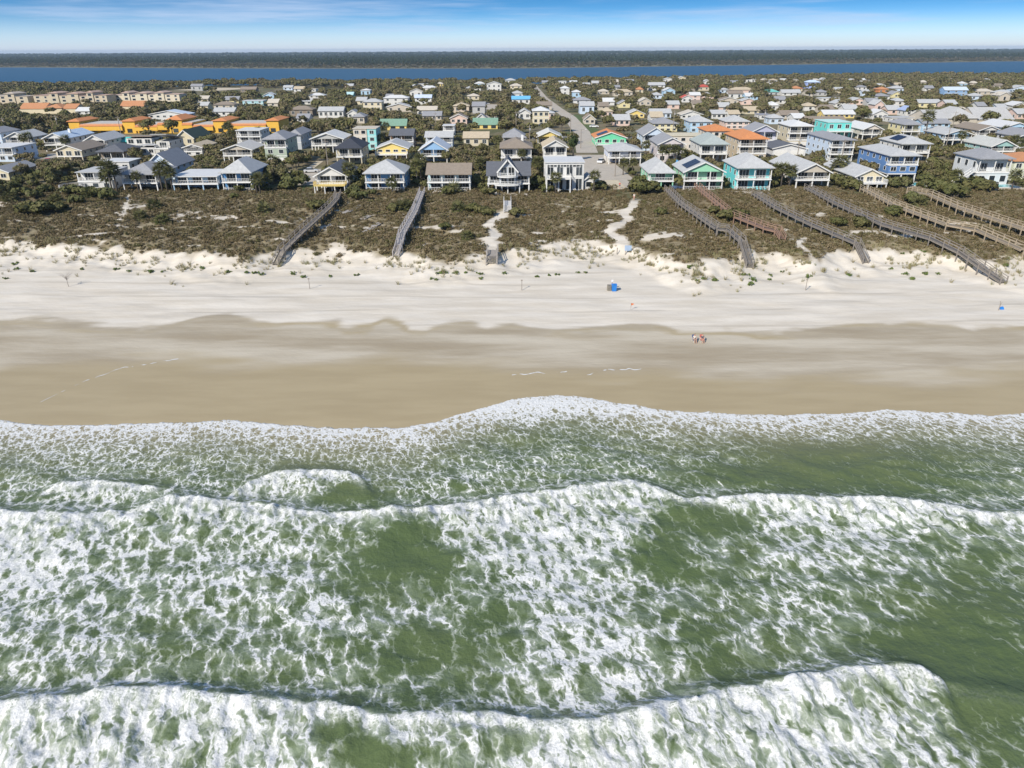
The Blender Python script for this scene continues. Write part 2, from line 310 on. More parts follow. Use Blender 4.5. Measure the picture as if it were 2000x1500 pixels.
def ocean_fields(X, Y):
    wob = (fbm(X/1.6, Y/1.6, 4, 50)-0.5)*1.3
    H = (fbm(X/7, Y/4, 3, 60)-0.5)*0.9+(fbm(X/2, Y/1.4, 3, 61)-0.5)*0.34
    WX = X+(fbm(X/3, Y/3, 3, 71)-.5)*5; WY = Y+(fbm(X/3, Y/3, 3, 72)-.5)*5
    dens = 0.36+(fbm(X/6, Y/5, 3, 70)-0.5)*0.6
    turb = np.zeros_like(X); crest = np.zeros_like(X)
    for cf, wx, wa, wl, wb in BW:
        s = cf(X)-Y+wob*0.55
        a = np.interp(X, wx, wa); L = np.interp(X, wx, wl)+0.01
        H += 1.25*a*np.where(s < 0, np.exp(-(np.abs(s)/1.35)**1.7), np.exp(-(np.abs(s)/wb)**1.3))
        H -= a*0.15*np.exp(-((s+3.0)/1.6)**2)
        on = sst(a, 0.05, 0.3)
        ww = sst(s, -0.35, 0.1)*np.exp(-(np.clip(s, 0, 99)/L)**1.6)*on*sst(L, 0.1, 1.2)
        dens = np.maximum(dens, 0.46+0.32*ww+0.22*np.exp(-(s/0.5)**2)*ww)*(1)
        crest = np.maximum(crest, on*np.where(s < .2, np.exp(-((s-.2)/.3)**2), np.exp(-((s-.2)/.7)**2))*sst(L, 0.2, 0.8))
        turb = np.maximum(turb, ww)
        dens -= 0.42*on*np.exp(-((s+1.5)/1.1)**2)*sst(a, 0.25, 0.7)     # the smooth face in front of the lip
    for px, py, rx, ry, k in CLEAR:
        c = atz(px, py, 0.2); dens -= .62*k*np.exp(-(((WX-c[0])/rx/1.15)**2+((WY-c[1])/ry/1.15)**2))*(1-0.6*crest)
    for px, py, rx, ry, k in DENSE:
        c = atz(px, py, 0.2); dens += 1.0*k*np.exp(-(((WX-c[0])/rx)**2+((WY-c[1])/ry)**2))
    sw = swash(X)+(fbm(X/1.2, X*0+3, 3, 77)-0.5)*0.7-Y                     # distance seaward of the swash edge
    dens = dens+0.34*np.exp(-(np.clip(sw, 0, 99)/3.0)**1.5)-0.05*sst(sw, 4, 9)*sst(sw, 16, 10)
    H = H*sst(sw, 1.0, 14)
    H += turb*(fbm(X/0.7, Y/1.3, 3, 80)-0.45)*0.8
    sand = gz(X, Y)
    surf = np.maximum(0.04+H, sand+0.05*sst(sw, 0, 1.5)+0.02)
    Z = np.where(sw > 0, surf, sand-0.06-0.1*np.clip(-sw, 0, 5))
    Z = np.where(sw > 0, np.maximum(Z, sand+0.012), Z)
    return Z, np.clip(dens, 0.02, 1.1), turb, np.exp(-(np.clip(sw, 0, 99)/6.5)**1.4), crest
ox = axis(-62, 62, 0.2, -420, 420, 1.12); oy = axis(27, 92, 0.18, -420, 97, 1.12)
X, Y = np.meshgrid(ox, oy); OF = ocean_fields(X, Y)
m, nt, b = newmat('sea_water_and_foam')
geo = N(nt, 'ShaderNodeNewGeometry').outputs['Position']
A = lambda k: N(nt, 'ShaderNodeAttribute', _attribute_name=k).outputs['Fac']
flat = vscale(nt, geo, (1, 1, 0.15))
wv = N(nt, 'ShaderNodeTexNoise', Vector=flat, Scale=0.5, Detail=3.0, Roughness=0.6).outputs['Color']
wv2 = N(nt, 'ShaderNodeTexNoise', Vector=flat, Scale=2.4, Detail=1.0, Roughness=0.6).outputs['Color']
def warp(vec, nz, amt):
    s = N(nt, 'ShaderNodeVectorMath', _operation='SUBTRACT', i0=nz, i1=(0.5, 0.5, 0.5)).outputs[0]
    s = N(nt, 'ShaderNodeVectorMath', _operation='MULTIPLY', i0=s, i1=(amt, amt, 0)).outputs[0]
    return N(nt, 'ShaderNodeVectorMath', _operation='ADD', i0=vec, i1=s).outputs[0]
wp = warp(warp(flat, wv, 1.7), wv2, 0.34)
wp = N(nt, 'ShaderNodeVectorRotate', _rotation_type='Z_AXIS', Vector=wp, Angle=R(-24)).outputs[0]
wp = vscale(nt, wp, (1.12, 0.58, 0))
def vor(sc):
    return N(nt, 'ShaderNodeTexVoronoi', _feature='DISTANCE_TO_EDGE', _voronoi_dimensions='2D', Vector=wp, Scale=sc, Randomness=1.0).outputs['Distance']
fn = noise(nt, vscale(nt, wp, (1, 1.5, 1)), 0.5, 5, 0.66); fn2 = noise(nt, flat, 5.0, 2, 0.7)
v1 = mth(nt, 'MULTIPLY', vor(0.5), 2.0, clamp=True); v2 = mth(nt, 'MULTIPLY', vor(1.05), 2.0, clamp=True); v3 = mth(nt, 'MULTIPLY', vor(2.7), 2.0, clamp=True)
P = mth(nt, 'ADD', mth(nt, 'MULTIPLY', v1, 0.42), mth(nt, 'MULTIPLY', v2, 0.36))
P = mth(nt, 'ADD', P, mth(nt, 'MULTIPLY', v3, 0.20))
P = mth(nt, 'ADD', P, mth(nt, 'MULTIPLY', mth(nt, 'SUBTRACT', fn, 0.5), 0.5))
P = mth(nt, 'ADD', P, mth(nt, 'MULTIPLY', mth(nt, 'SUBTRACT', fn2, 0.5), 0.22))
T = mth(nt, 'MULTIPLY', mth(nt, 'SUBTRACT', A('dens'), 0.24), 0.86)
PS = mth(nt, 'ADD', mth(nt, 'MULTIPLY', v2, 0.42), mth(nt, 'MULTIPLY', v3, 0.50))
PS = mth(nt, 'ADD', PS, mth(nt, 'MULTIPLY', mth(nt, 'SUBTRACT', fn, 0.5), 0.7))
sy = N(nt, 'ShaderNodeSeparateXYZ', i0=geo).outputs[1]; big = noise(nt, flat, 0.16, 2)
mk = mth(nt, 'ADD', ramp(nt, sy, 54, 72), mth(nt, 'MULTIPLY', mth(nt, 'SUBTRACT', big, 0.5), 2.4), clamp=True)
mk = mth(nt, 'MULTIPLY', mk, 0.75)
P = mth(nt, 'ADD', mth(nt, 'MULTIPLY', P, mth(nt, 'SUBTRACT', 1.0, mk)), mth(nt, 'MULTIPLY', PS, mk))
TP = mth(nt, 'SUBTRACT', T, P)
crisp = ramp(nt, TP, -0.045, 0.07)
thin = ramp(nt, TP, -0.34, 0.1)                    # aerated water round the foam
foam = mth(nt, 'MAXIMUM', crisp, mth(nt, 'MULTIPLY', mth(nt, 'POWER', thin, 1.7), 0.42))
tn = noise(nt, vscale(nt, wp, (1.5, .8, 1)), 0.9, 5, 0.68)
cloud = mth(nt, 'SUBTRACT', 1.0, mth(nt, 'MULTIPLY', ramp(nt, tn, 0.44, 0.62), 0.85))
foam = mth(nt, 'MULTIPLY', foam, mth(nt, 'ADD', mth(nt, 'MULTIPLY', A('turb'), mth(nt, 'SUBTRACT', cloud, 1.0)), 1.0))
foam = mth(nt, 'MAXIMUM', foam, mth(nt, 'MULTIPLY', A('crest'), ramp(nt, fn2, 0.28, 0.62)))
green = mixc(nt, noise(nt, flat, 0.12, 3), (0.068, 0.108, 0.042), (0.118, 0.145, 0.06))
green = mixc(nt, mth(nt, 'MULTIPLY', thin, 0.4), green, (0.27, 0.33, 0.2))
milk = mth(nt, 'MULTIPLY', mth(nt, 'MULTIPLY', ramp(nt, noise(nt, flat, 0.4, 4, .62), 0.42, 0.68), ramp(nt, A('dens'), 0.2, 0.5)), 0.5)
green = mixc(nt, milk, green, (0.29, 0.34, 0.25))
green = mixc(nt, mth(nt, 'MULTIPLY', A('shal'), 0.9), green, (0.36, 0.29, 0.165))
fw = mixc(nt, ramp(nt, fn2, 0.3, 0.65), (0.56, 0.56, 0.54), (0.77, 0.76, 0.73))
nt.links.new(mixc(nt, foam, green, fw), b.inputs['Base Color'])
nt.links.new(mth(nt, 'ADD', mth(nt, 'MULTIPLY', foam, 0.6), 0.22), b.inputs['Roughness'])
b.inputs['IOR'].default_value = 1.33; b.inputs['Specular IOR Level'].default_value = 0.4
rip = noise(nt, flat, 1.8, 4, 0.62)
nt.links.new(N(nt, 'ShaderNodeBump', Strength=0.6, Distance=0.25, Height=rip).outputs[0], b.inputs['Normal'])
ocean = gridobj('ocean', ox, oy, lambda X, Y: OF[0], m, {'dens': lambda X, Y: OF[1], 'turb': lambda X, Y: OF[2], 'shal': lambda X, Y: OF[3], 'crest': lambda X, Y: OF[4]})
tag(ocean, 'green sea with breaking waves and white foam', kind='structure')

# ------------------------------------------------------------ the lagoon behind the town
m, nt, b = newmat('lagoon_water')
geo = N(nt, 'ShaderNodeNewGeometry').outputs['Position']
ln = noise(nt, vscale(nt, geo, (0.004, 0.02, 1)), 1.0, 4)
nt.links.new(mixc(nt, ln, (0.003, 0.05, 0.105), (0.006, 0.075, 0.14)), b.inputs['Base Color'])
b.inputs['Roughness'].default_value = 0.35; b.inputs['Specular IOR Level'].default_value = 0.15
nt.links.new(N(nt, 'ShaderNodeBump', Strength=0.6, Distance=0.4, Height=noise(nt, vscale(nt, geo, (0.1, 0.3, 1)), 1.0, 5)).outputs[0], b.inputs['Normal'])
lagoon = meshobj('lagoon', [(-6000, 860, 0), (6000, 860, 0), (6000, 3600, 0), (-6000, 3600, 0)], [(0, 1, 2, 3)], m)
tag(lagoon, 'dark blue lagoon between the town and the far woods', kind='structure')
# ------------------------------------------------------------ plants: meshes shared by many
def leafcloud(seed, lobes, nleaf, size, rad, zc, lobe_r, jag=0.3):
    g = np.random.default_rng(seed); rad = np.array(rad)
    d = g.normal(size=(lobes, 3)); d /= np.linalg.norm(d, axis=1)[:, None]; d[:, 2] = np.abs(d[:, 2])*1.0-0.25
    c = d*rad*(0.45+0.45*g.random((lobes, 1)))+np.array((0, 0, zc)); lr = lobe_r*(0.65+0.6*g.random(lobes))
    k = g.integers(0, lobes, nleaf); n = g.normal(size=(nleaf, 3)); n[:, 2] += 0.35; n /= np.linalg.norm(n, axis=1)[:, None]
    p = c[k]+n*lr[k][:, None]*(0.55+0.55*g.random((nleaf, 1)))**(1)*np.array((1, 1, 0.85))
    nn = n+g.normal(size=(nleaf, 3))*jag; nn /= np.linalg.norm(nn, axis=1)[:, None]
    u = np.cross(nn, g.normal(size=(nleaf, 3))); u /= np.linalg.norm(u, axis=1)[:, None]; v = np.cross(nn, u)
    s = (size*(0.6+0.8*g.random(nleaf)))[:, None]; a = s*(0.6+0.5*g.random((nleaf, 1)))
    V = np.stack((p-u*s, p-v*a, p+u*s, p+v*a*0.8), 1).reshape(-1, 3)
    return V, np.arange(nleaf*4).reshape(-1, 4).tolist(), c
def blades(seed, n, h, spread, w):
    g = np.random.default_rng(seed); V = []; Fc = []
    for i in range(n):
        a = g.random()*6.283; r = g.random()*spread*0.4; l = h*(0.5+0.6*g.random()); t = spread*(0.3+0.8*g.random())
        x, y = math.cos(a)*r, math.sin(a)*r; ex, ey = math.cos(a)*t, math.sin(a)*t; q = g.random()*6.283; wx, wy = math.cos(q)*w, math.sin(q)*w; k = len(V)
        V += [(x-wx, y-wy, -0.05), (x+wx, y+wy, -0.05), (x+ex*.5+wx*.7, y+ey*.5+wy*.7, l*.75), (x+ex*.5-wx*.7, y+ey*.5-wy*.7, l*.75), (x+ex, y+ey, l)]
        Fc += [(k, k+1, k+2, k+3), (k+3, k+2, k+4)]
    return np.array(V), Fc
def leafmat(name, cols, rough=0.7, pos=0.5, sc=0.6):
    m, nt, b = newmat(name)
    r = N(nt, 'ShaderNodeObjectInfo').outputs['Random']; geo = N(nt, 'ShaderNodeNewGeometry').outputs['Position']
    f = mth(nt, 'ADD', mth(nt, 'MULTIPLY', r, 1-pos), mth(nt, 'MULTIPLY', ramp(nt, noise(nt, geo, sc, 2), 0.28, 0.72), pos))
    cr = nt.nodes.new('ShaderNodeValToRGB'); nt.links.new(f, cr.inputs[0]); el = cr.color_ramp.elements
    while len(el) < len(cols): el.new(0.5)
    for i, c in enumerate(cols): el[i].position = i/(len(cols)-1); el[i].color = (*c, 1)
    nt.links.new(cr.outputs[0], b.inputs['Base Color']); b.inputs['Roughness'].default_value = rough; b.inputs['Specular IOR Level'].default_value = 0.2
    return m
OAK = leafmat('oak_foliage', [(0.075, 0.082, 0.026), (0.19, 0.145, 0.078), (0.12, 0.115, 0.042), (0.21, 0.165, 0.098), (0.1, 0.105, 0.03), (0.17, 0.145, 0.068), (0.13, 0.14, 0.04), (0.22, 0.17, 0.1)], pos=0.3, sc=0.5)
SHRUB = leafmat('shrub_foliage', [(0.07, 0.078, 0.024), (0.13, 0.118, 0.044), (0.09, 0.098, 0.03), (0.15, 0.128, 0.064)], pos=0.4)
SCRUB = leafmat('dune_scrub', [(0.105, 0.088, 0.038), (0.2, 0.148, 0.08), (0.13, 0.108, 0.045), (0.235, 0.18, 0.105), (0.11, 0.105, 0.034), (0.18, 0.14, 0.08)], pos=0.55, sc=0.22)
OATS = leafmat('sea_oats', [(0.24, 0.22, 0.10), (0.34, 0.29, 0.16), (0.18, 0.2, 0.07)], pos=0.4)
VINE = leafmat('beach_greens', [(0.09, 0.14, 0.03), (0.14, 0.17, 0.05)], pos=0.5)
FROND = leafmat('palm_frond', [(0.08, 0.095, 0.03), (0.14, 0.135, 0.055), (0.1, 0.115, 0.035)], pos=0.5, sc=0.9)
PINE = leafmat('far_pine', [(0.02, 0.04, 0.02), (0.045, 0.062, 0.03), (0.03, 0.048, 0.022)], pos=0.5, sc=0.01)
BROWN = leafmat('far_brown', [(0.13, 0.10, 0.065), (0.08, 0.078, 0.04), (0.16, 0.12, 0.075)], pos=0.5, sc=0.01)
BARK = paint((0.13, 0.11, 0.09), 0.9, 0.3, 6, 0.6)
def datamesh(name, V, Fc, m, smooth=False):
    me = bpy.data.meshes.new(name); me.from_pydata(np.asarray(V).tolist(), [], Fc); me.materials.append(m)
    if smooth: me.polygons.foreach_set('use_smooth', [True]*len(me.polygons))
    me.update(); return me
TREES = []
for k in range(6):
    V, Fc, c = leafcloud(100+k, 15+k, 1300, 0.30, (3.0, 3.0, 2.0), 3.9, 1.15)
    tb = MB().tube([(0, 0, -0.6), (0.1, 0, 1.2), (0.05, 0.1, 2.6)], [0.26, 0.2, 0.15], 6)
    for q in c[:9]: tb.tube([(0.05, 0.05, 2.0), tuple(np.array((0.05, 0.05, 2.4))*0.45+q*0.55), tuple(q)], [0.13, 0.08, 0.03], 4)
    TREES.append((datamesh('crown', V, Fc, OAK), datamesh('trunk', tb.V, tb.F, BARK)))
SHR = []
for k in range(4):
    V, Fc, c = leafcloud(200+k, 9, 520, 0.2, (1.15, 1.15, 0.75), 0.75, 0.55)
    tb = MB()
    for q in c[:6]: tb.tube([(0, 0, -0.3), tuple(q*0.5), tuple(q)], [0.07, 0.05, 0.02], 4)
    SHR.append((datamesh('foliage', V, Fc, SHRUB), datamesh('stem', tb.V, tb.F, BARK)))
def palm_parts(seed, h):
    g = np.random.default_rng(seed); V = []; Fc = []
    def frond(a, el, L, dead=False):
        d = Vector((math.cos(a)*math.cos(el), math.sin(a)*math.cos(el), math.sin(el))); s = Vector((-math.sin(a), math.cos(a), 0)); up = d.cross(s)*-1
        o = Vector((0, 0, h)); m = o+d*L*0.5; k = len(V)
        V.extend([tuple(o-s*.03), tuple(o+s*.03), tuple(m+s*.03), tuple(m-s*.03)]); Fc.append((k, k+1, k+2, k+3))
        for j in range(9):
            t = (j/8-0.5)*2.5; q = d*math.cos(t)+s*math.sin(t)-Vector((0, 0, 0.25+0.25*abs(t)+0.15*g.random())); e = m+q.normalized()*L*(0.75-0.15*abs(t)); w = (s*math.cos(t)-d*math.sin(t))*0.10; mid = m+(e-m)*0.5+Vector((0, 0, 0.1)); k = len(V)
            V.extend([tuple(m), tuple(mid+w), tuple(e), tuple(mid-w)]); Fc.append((k, k+1, k+2, k+3))
    for i in range(30): frond(i*2.4+g.random()*.5, R(-38+115*(i/30)), 1.5+0.5*g.random())
    tb = MB().tube([(0, 0, -0.6), (0.08*g.normal(), 0.08*g.normal(), h*.5), (0, 0, h)], [0.2, 0.16, 0.17], 7)
    return datamesh('fronds', V, Fc, FROND), datamesh('trunk', tb.V, tb.F, BARK, True)
PALMS = [palm_parts(300+k, 3.0+k*1.0) for k in range(4)]
PALMETTO = palm_parts(310, 0.55)

def scatter(name, variants, P, rot, scl, var, mats, label):          # uncountable growth: ONE object, copies made by its own nodes
    V = []; Fc = []; mi = []; tagv = []
    for k, (v, f, m) in enumerate(variants):
        o = len(V); V += np.asarray(v).tolist(); Fc += [tuple(i+o for i in q) for q in f]; mi += [m]*len(f); tagv += [float(k)]*len(v)
    n0 = len(V); V += np.asarray(P).tolist(); n = len(P)
    me = bpy.data.meshes.new(name); me.from_pydata(V, [], Fc)
    for m in mats: me.materials.append(m)
    me.polygons.foreach_set('material_index', mi)
    def attr(k, typ, arr, key='value'):
        a = me.attributes.new(k, typ, 'POINT'); a.data.foreach_set(key, np.asarray(arr, np.float32).ravel())
    attr('vk', 'FLOAT', np.concatenate((tagv, -1-np.asarray(var, float))))
    attr('rot', 'FLOAT_VECTOR', np.concatenate((np.zeros((n0, 3)), rot)), 'vector')
    attr('scl', 'FLOAT_VECTOR', np.concatenate((np.ones((n0, 3)), scl)), 'vector')
    o = link(bpy.data.objects.new(name, me))
    g = bpy.data.node_groups.new(name, 'GeometryNodeTree')
    g.interface.new_socket('Geometry', in_out='INPUT', socket_type='NodeSocketGeometry'); g.interface.new_socket('Geometry', in_out='OUTPUT', socket_type='NodeSocketGeometry')
    gi = g.nodes.new('NodeGroupInput'); go = g.nodes.new('NodeGroupOutput'); jn = g.nodes.new('GeometryNodeJoinGeometry')
    def named(k, t):
        a = g.nodes.new('GeometryNodeInputNamedAttribute'); a.data_type = t; a.inputs['Name'].default_value = k
        return [s for s in a.outputs if s.enabled and s.name == 'Attribute'][0]
    def sel(val):
        c = g.nodes.new('FunctionNodeCompare'); c.data_type = 'FLOAT'; c.operation = 'EQUAL'
        g.links.new(named('vk', 'FLOAT'), c.inputs[0]); c.inputs[1].default_value = val; c.inputs['Epsilon'].default_value = 0.1
        return c.outputs[0]
    for k in range(len(variants)):
        a = g.nodes.new('GeometryNodeSeparateGeometry'); a.domain = 'POINT'; g.links.new(gi.outputs[0], a.inputs[0]); g.links.new(sel(float(k)), a.inputs[1])
        p = g.nodes.new('GeometryNodeSeparateGeometry'); p.domain = 'POINT'; g.links.new(gi.outputs[0], p.inputs[0]); g.links.new(sel(-1.0-k), p.inputs[1])
        i = g.nodes.new('GeometryNodeInstanceOnPoints'); g.links.new(p.outputs[0], i.inputs['Points']); g.links.new(a.outputs[0], i.inputs['Instance'])
        g.links.new(named('rot', 'FLOAT_VECTOR'), i.inputs['Rotation']); g.links.new(named('scl', 'FLOAT_VECTOR'), i.inputs['Scale'])
        g.links.new(i.outputs[0], jn.inputs[0])
    g.links.new(jn.outputs[0], go.inputs[0])
    md = o.modifiers.new('growth', 'NODES'); md.node_group = g
    return tag(o, label, kind='stuff')
def rnd_rot(n, tilt=0.15): return np.stack((RNG.normal(size=n)*tilt, RNG.normal(size=n)*tilt, RNG.random(n)*6.283), -1)
def rnd_scl(n, a, b, flat=0.2):
    s = a+(b-a)*RNG.random(n)**1.5; return np.stack((s*(1+flat*RNG.random(n)), s*(1+flat*RNG.random(n)), s*(0.8+0.4*RNG.random(n))), -1)

# the dune's scrub
sv = [(*leafcloud(400+k, 7, 80, 0.09, (0.55, 0.55, 0.2), 0.14, 0.26, 0.7)[:2], 0) for k in range(5)]
n = 80000; x = RNG.uniform(-190, 190, n); y = RNG.uniform(128, 212, n)
keep = RNG.random(n) < vegmask(x, y)*(0.45+0.55*sst(fbm(x/5, y/5, 3, 90), 0.35, 0.6))*sst(y-toe(x), 68, 56)
x, y = x[keep], y[keep]; n = len(x)
scatter('dune_scrub', sv, np.stack((x, y, gz(x, y)-0.03), -1), rnd_rot(n), rnd_scl(n, 0.4, 1.45), RNG.integers(0, 5, n), [SCRUB], 'low brown and olive scrub covering the dune')
# sea oats on the sandy scarps at the foot of the dune
ov = [(*blades(500+k, 22, 0.8, 0.45, 0.018), 0) for k in range(4)]
n = 30000; x = RNG.uniform(-190, 190, n); y = RNG.uniform(118, 160, n); t = y-toe(x)
keep = RNG.random(n) < (sst(t, -9, -1)*sst(t, 5, 1)*sst(fbm(x/4, y/3, 3, 95), 0.47, 0.62)+0.10*sst(t, -16, -6)*sst(t, 3, 0)*sst(fbm(x/3, y/2, 2, 96), 0.56, 0.68))*(1-pathmask(x, y, 1.4))
x, y = x[keep], y[keep]; n = len(x)
scatter('sea_oats', ov, np.stack((x, y, gz(x, y)), -1), rnd_rot(n, 0.2), rnd_scl(n, 0.6, 1.3), RNG.integers(0, 4, n), [OATS], 'tufts of pale grass on the sandy dune foot')
# the woods across the lagoon
def lowtree(seed, h, r, n):
    v, f, c = leafcloud(seed, 8, n, r*0.3, (r, r, h*0.4), h*0.6, r*0.5); return v, f
fv = [(*lowtree(600+k, 14, 3.2, 70), 0) for k in range(3)]+[(*lowtree(610+k, 7, 3.6, 70), 1) for k in range(3)]
y = np.concatenate((RNG.uniform(1500, 2900, 42000), RNG.uniform(2900, 5200, 26000), RNG.uniform(5200, 9000, 14000))); x = RNG.uniform(-1, 1, len(y))*(y*0.8+150)
s0 = y-lag1(x); k = s0 > 25; x, y, s0 = x[k], y[k], s0[k]; n = len(x)
br = RNG.random(n) < sst(s0+(fbm(x/200, y/90, 3, 97)-0.5)*420, 420, 120)*0.97
sc = np.where(y > 2900, 1.5, 1.0)[:, None]*rnd_scl(n, 0.6, 1.25)*np.where(y > 5200, 1.4, 1.0)[:, None]; sc[:, 2] = np.where(y > 2900, sc[:, 2]/1.4, sc[:, 2])*(0.35+0.65*sst(s0, 30, 200))
scatter('far_woods', fv, np.stack((x, y, gz(x, y)-0.5), -1), rnd_rot(n, 0.03), sc, RNG.integers(0, 3, n)+3*br, [PINE, BROWN], 'dark woods along the far side of the lagoon')
# ------------------------------------------------------------ houses
WHITE = (0.68, 0.67, 0.64); GREY = (0.30, 0.30, 0.31); LGREY = (0.47, 0.47, 0.46); DGREY = (0.12, 0.125, 0.14); TAN = (0.52, 0.43, 0.30); CREAM = (0.68, 0.60, 0.42); BEIGE = (0.56, 0.50, 0.41)
SKYB = (0.42, 0.60, 0.76); BLUE = (0.10, 0.27, 0.52); PALEB = (0.58, 0.68, 0.80); AQUA = (0.16, 0.66, 0.68); MINT = (0.33, 0.66, 0.44); YELLOW = (0.78, 0.60, 0.20); PALEY = (0.72, 0.64, 0.36); ORANGE = (0.60, 0.24, 0.09); BROWN_ = (0.19, 0.12, 0.08); SAGE = (0.40, 0.47, 0.37); PINK = (0.72, 0.54, 0.46); TERRA = (0.52, 0.24, 0.11); BRN = (0.27, 0.22, 0.17); RED = (0.5, 0.09, 0.06); GRNR = (0.2, 0.33, 0.24); TEAL = (0.18, 0.5, 0.45); BUFF = (0.62, 0.55, 0.40); PERI = (0.5, 0.55, 0.74)
WOOD = paint((0.30, 0.26, 0.22), 0.85, 0.3, 3)
def wallmat(c): return paint(c, 0.65, 0.06, 0.7, seam=('Z', 1.3))
def roofmat(c): return paint(c, 0.85, 0.16, 1.1, bump=0.3) if sum(c) < 1.9 else paint(c, 0.45, 0.07, 0.6)
TRIM = paint((0.76, 0.75, 0.72), 0.55, 0.05)
CACHE = {}
def win_mesh(w, h, mull):
    k = (round(w, 1), round(h, 1), mull)
    if k not in CACHE:
        w, h = k[0], k[1]; f = MB(); t = 0.1
        f.box(-w/2-t, w/2+t, -0.06, 0.05, -t, 0); f.box(-w/2-t, w/2+t, -0.06, 0.05, h, h+t); f.box(-w/2-t, -w/2, -0.06, 0.05, 0, h); f.box(w/2, w/2+t, -0.06, 0.05, 0, h)
        for i in range(mull):
            x = -w/2+w*(i+1)/(mull+1); f.box(x-0.04, x+0.04, -0.05, 0.05, 0, h)
        p = MB().box(-w/2, w/2, -0.02, 0.04, 0, h)
        CACHE[k] = (datamesh('window', f.V, f.F, TRIM), datamesh('pane', p.V, p.F, glass()))
    return CACHE[k]
def window(par, x, y, z, w, h, rz=0, mull=0, name='window'):
    a, b = win_mesh(w, h, mull)
    o = bpy.data.objects.new(name, a); o.location = (x, y, z); o.rotation_euler = (0, 0, rz); link(o, par)
    link(bpy.data.objects.new('pane', b), o)
def post_obj(par, x, y, z0, z1, t=0.24, m=None, name='post'):
    k = ('post', id(m or TRIM))
    if k not in CACHE: q = MB().box(-.5, .5, -.5, .5, 0, 1); CACHE[k] = datamesh('post', q.V, q.F, m or TRIM)
    o = bpy.data.objects.new(name, CACHE[k]); o.location = (x, y, z0); o.scale = (t, t, z1-z0); link(o, par)
def railing(par, pts, z, m=None, h=0.95, name='railing', step=0.45):
    r = MB()
    for a, b in zip(pts, pts[1:]):
        a = Vector((*a, 0)); b = Vector((*b, 0)); L = (b-a).length
        r.bar(a+Vector((0, 0, z+h)), b+Vector((0, 0, z+h)), 0.1, 0.08); r.bar(a+Vector((0, 0, z+0.12)), b+Vector((0, 0, z+0.12)), 0.06)
        for i in range(int(L/step)+1):
            p = a.lerp(b, min(1, i*step/L)); r.bar(p+Vector((0, 0, z)), p+Vector((0, 0, z+h)), 0.07)
    return r.build(name, m or TRIM, par)
HOUSES = []
def roof_part(root, kind, w, d, H, rise, mat, wallm, o=0.55):
    if kind == 'hip':
        x0, x1, y0, y1 = -w/2-o, w/2+o, -o, d+o; W, D = x1-x0, y1-y0
        V = [(x0,y0,H),(x1,y0,H),(x1,y1,H),(x0,y1,H),(x0,y0,H+.2),(x1,y0,H+.2),(x1,y1,H+.2),(x0,y1,H+.2)]
        s = min(W, D)/2*0.92; z = H+rise
        V += [((x0+x1)/2, y0+s, z), ((x0+x1)/2, y1-s, z)] if D >= W else [(x0+s, (y0+y1)/2, z), (x1-s, (y0+y1)/2, z)]
        Fc = [(0,3,2,1),(0,1,5,4),(1,2,6,5),(2,3,7,6),(3,0,4,7)]
        Fc += [(4,5,8),(5,6,9,8),(6,7,9),(7,4,8,9)] if D >= W else [(4,5,9,8),(5,6,9),(6,7,8,9),(7,4,8)]
        return meshobj('roof', V, Fc, mat, root)
    if kind in ('gf', 'gs'):
        a = w if kind == 'gf' else d; L = d if kind == 'gf' else w; t = 0.2; hw = a/2+o; e = -rise*o/(a/2)
        sec = [(-hw, H+e), (0, H+rise), (hw, H+e), (hw, H+e+t), (0, H+rise+t*1.2), (-hw, H+e+t)]
        V = []
        for q in (-o*.8, L+o*.8):
            for u, z in sec: V.append((u, q, z) if kind == 'gf' else (-L/2+q, d/2+u, z))
        Fc = [(0,1,4,5),(1,2,3,4),(11,10,7,6),(10,9,8,7)]
        Fc += [(i, i+6, (i+1)%6+6, (i+1)%6) for i in range(6)]
        ro = meshobj('roof', V, Fc, mat, root)
        for q in (0.04, L-0.2):
            g = MB(); tri = [(-a/2, H-.01), (a/2, H-.01), (0, H+rise-.02)]; k = []
            for dq in (0, 0.16):
                for u, z in tri: k.append((u, q+dq, z) if kind == 'gf' else (-L/2+q+dq, d/2+u, z))
            g.add(k, [(0,1,2),(5,4,3),(0,3,4,1),(1,4,5,2),(2,5,3,0)])
            g.build('gable', wallm, root)
        if kind == 'gf':
            r = MB(); y = -o*.8-0.03
            for sgn in (-1, 1): r.bar((sgn*hw, y, H+e+.06), (0, y, H+rise+.06), 0.06, 0.3)
            r.build('trim', TRIM, root)
        return ro
    if kind == 'shed':
        V = [(-w/2-o, -o, H+rise), (w/2+o, -o, H+rise), (w/2+o, d+o, H), (-w/2-o, d+o, H)]
        return MB().add(V+[(x, y, z+.25) for x, y, z in V], [(0,3,2,1),(4,5,6,7),(0,1,5,4),(1,2,6,5),(2,3,7,6),(3,0,4,7)]).build('roof', mat, root)
    b = MB().box(-w/2-.25, w/2+.25, -.25, d+.25, H, H+.22)
    return b.build('roof', mat, root)
